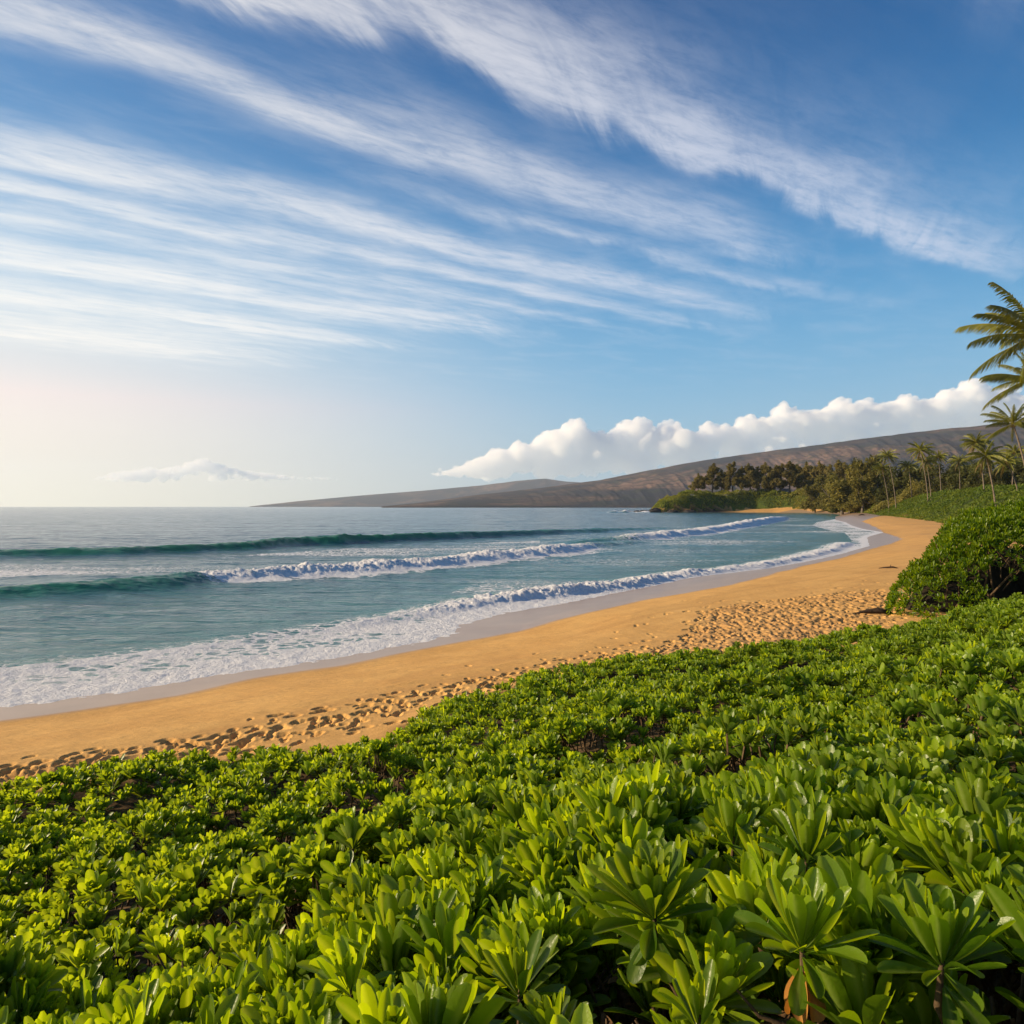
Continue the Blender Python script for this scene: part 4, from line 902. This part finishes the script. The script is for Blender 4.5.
# ---------------------------------------------------------------- cumulus bank beyond the mountains
def vapour(name, dens_):
    m_, t = new_mat(name)
    vs = t.n.new('ShaderNodeVolumeScatter'); vs.inputs['Color'].default_value = (1, .945, .875, 1); vs.inputs['Density'].default_value = dens_; vs.inputs['Anisotropy'].default_value = .0
    mo = t.n.new('ShaderNodeOutputMaterial'); t.l.new(vs.outputs[0], mo.inputs['Volume'])
    return m_
m_cloud = vapour('cloud_vapour', .0065); m_thin = vapour('thin_cloud_vapour', .004)
import bmesh
_b = bmesh.new(); bmesh.ops.create_icosphere(_b, subdivisions=2, radius=1.0); ICO_V = np.array([v_.co[:] for v_ in _b.verts]); ICO_F = np.array([[v_.index for v_ in f_.verts] for f_ in _b.faces]); _b.free()
def cloud(name, label, prof, base, D, seed, vox, rmin, rmax, n, turrets=(), mat=None):
    g = np.random.default_rng(seed); k_ = D / FP; px0, px1 = prof[0][0], prof[-1][0]; VV = []; FF = []
    def ball(px, py, r, dy):
        FF.append(ICO_F + len(VV) * len(ICO_V)); VV.append(ICO_V * (r * k_, r * k_, r * k_ * .86) + (at(px, D), D + dy * k_, pz(py, D)))
    for px, py, r in turrets:
        r *= .95; py -= 2; ball(px, py, r, 0)
        for j in range(16):
            a = g.uniform(-.3, math.pi + .3); q = r * g.uniform(.25, .5); ball(px + math.cos(a) * r * .85, py - math.sin(a) * r * .75, q, g.normal(0, .5) * r - r * .2)
    for i in range(n):
        px = g.uniform(px0, px1); tp = np.interp(px, [q[0] for q in prof], [q[1] for q in prof]); bs = np.interp(px, [q[0] for q in base], [q[1] for q in base]); th = max(bs - tp, 2)
        r = min(g.uniform(rmin, rmax), th * .5); 
        if g.random() < .55: py = tp + r * .9
        else: py = g.uniform(tp + r * .9, max(bs - r * .3, tp + r))
        ball(px, py, r, g.normal(0, 9))
        for j in range(3):
            a = g.uniform(0, math.pi); ball(px + math.cos(a) * r * .9, py - math.sin(a) * r * .72, r * g.uniform(.3, .5), g.normal(0, 9) - r * .3)
    o = raw_mesh(name, np.concatenate(VV), np.concatenate(FF), mat or m_cloud, kind='stuff'); o['label'] = label
    rm = o.modifiers.new('r', 'REMESH'); rm.mode = 'VOXEL'; rm.voxel_size = vox; rm.use_smooth_shade = True
    for sc_, st in ((6.0 * k_, 3.0 * k_), (2.4 * k_, 2.0 * k_)):
        tx_ = bpy.data.textures.new(name, 'CLOUDS'); tx_.noise_scale = sc_; tx_.noise_depth = 3; dm = o.modifiers.new('d', 'DISPLACE'); dm.texture = tx_; dm.strength = st; dm.mid_level = .5; dm.texture_coords = 'GLOBAL'
    return o
CB = [(430, 474), (450, 470), (470, 464), (500, 451), (530, 446), (550, 434), (575, 427), (592, 432), (603, 437), (620, 428), (640, 425), (655, 431), (668, 427), (690, 436), (715, 428), (750, 423), (785, 413), (805, 414), (840, 405), (860, 407), (900, 402), (935, 400), (960, 390), (980, 388), (1000, 394), (1040, 402), (1120, 404)]
CBB = [(430, 476), (460, 476), (560, 476), (640, 474), (700, 466), (760, 458), (850, 448), (1000, 435), (1120, 432)]
cloud('cumulus_bank', 'long bank of cream cumulus cloud lying over the mountain ridge', CB, CBB, 16000, 3, 32, 4, 13, 900, [(497, 459, 9), (520, 455, 11), (549, 444, 12), (574, 436, 14), (600, 442, 9), (625, 432, 10), (641, 429, 10), (668, 430, 9), (688, 440, 9), (708, 434, 10), (748, 428, 12), (784, 416, 11), (812, 420, 9), (838, 409, 10), (865, 412, 11), (905, 408, 12), (945, 404, 12), (968, 396, 14), (455, 470, 3), (440, 472, 2), (470, 467, 5), (480, 467, 8), (530, 466, 10), (570, 462, 14), (610, 460, 14), (650, 455, 14)])
CL = [(92, 480), (110, 474), (140, 468), (165, 469), (190, 464), (205, 459), (222, 465), (245, 470), (275, 474), (300, 476), (340, 477)]
cloud('low_cloud', 'small low cumulus puffs over the sea horizon', CL, [(92, 481), (340, 480)], 22000, 5, 55, 1.5, 6, 200, [(205, 468, 8), (190, 471, 7), (222, 472, 6), (150, 474, 5), (125, 476, 4)], m_thin)
print('TT %.1f' % (_t.time() - _T0))
# ---------------------------------------------------------------- sea air
m_haze = bpy.data.materials.new('sea_haze'); m_haze.use_nodes = True; t = NT(m_haze.node_tree); t.n.clear()
pv_ = t.n.new('ShaderNodeVolumePrincipled'); pv_.inputs['Color'].default_value = (.80, .88, 1.0, 1); pv_.inputs['Density'].default_value = 3.7e-5; pv_.inputs['Anisotropy'].default_value = .25
mo = t.n.new('ShaderNodeOutputMaterial'); t.l.new(pv_.outputs[0], mo.inputs['Volume'])
B_ = 13600.0; hv = [(x, y, z) for z in (-61.5, 790.0) for x, y in ((-B_, -B_), (B_, -B_), (B_, B_), (-B_, B_))]
raw_mesh('haze', hv, [(3, 2, 1, 0), (4, 5, 6, 7), (0, 1, 5, 4), (1, 2, 6, 5), (2, 3, 7, 6), (3, 0, 4, 7)], m_haze, None, False, 'stuff')
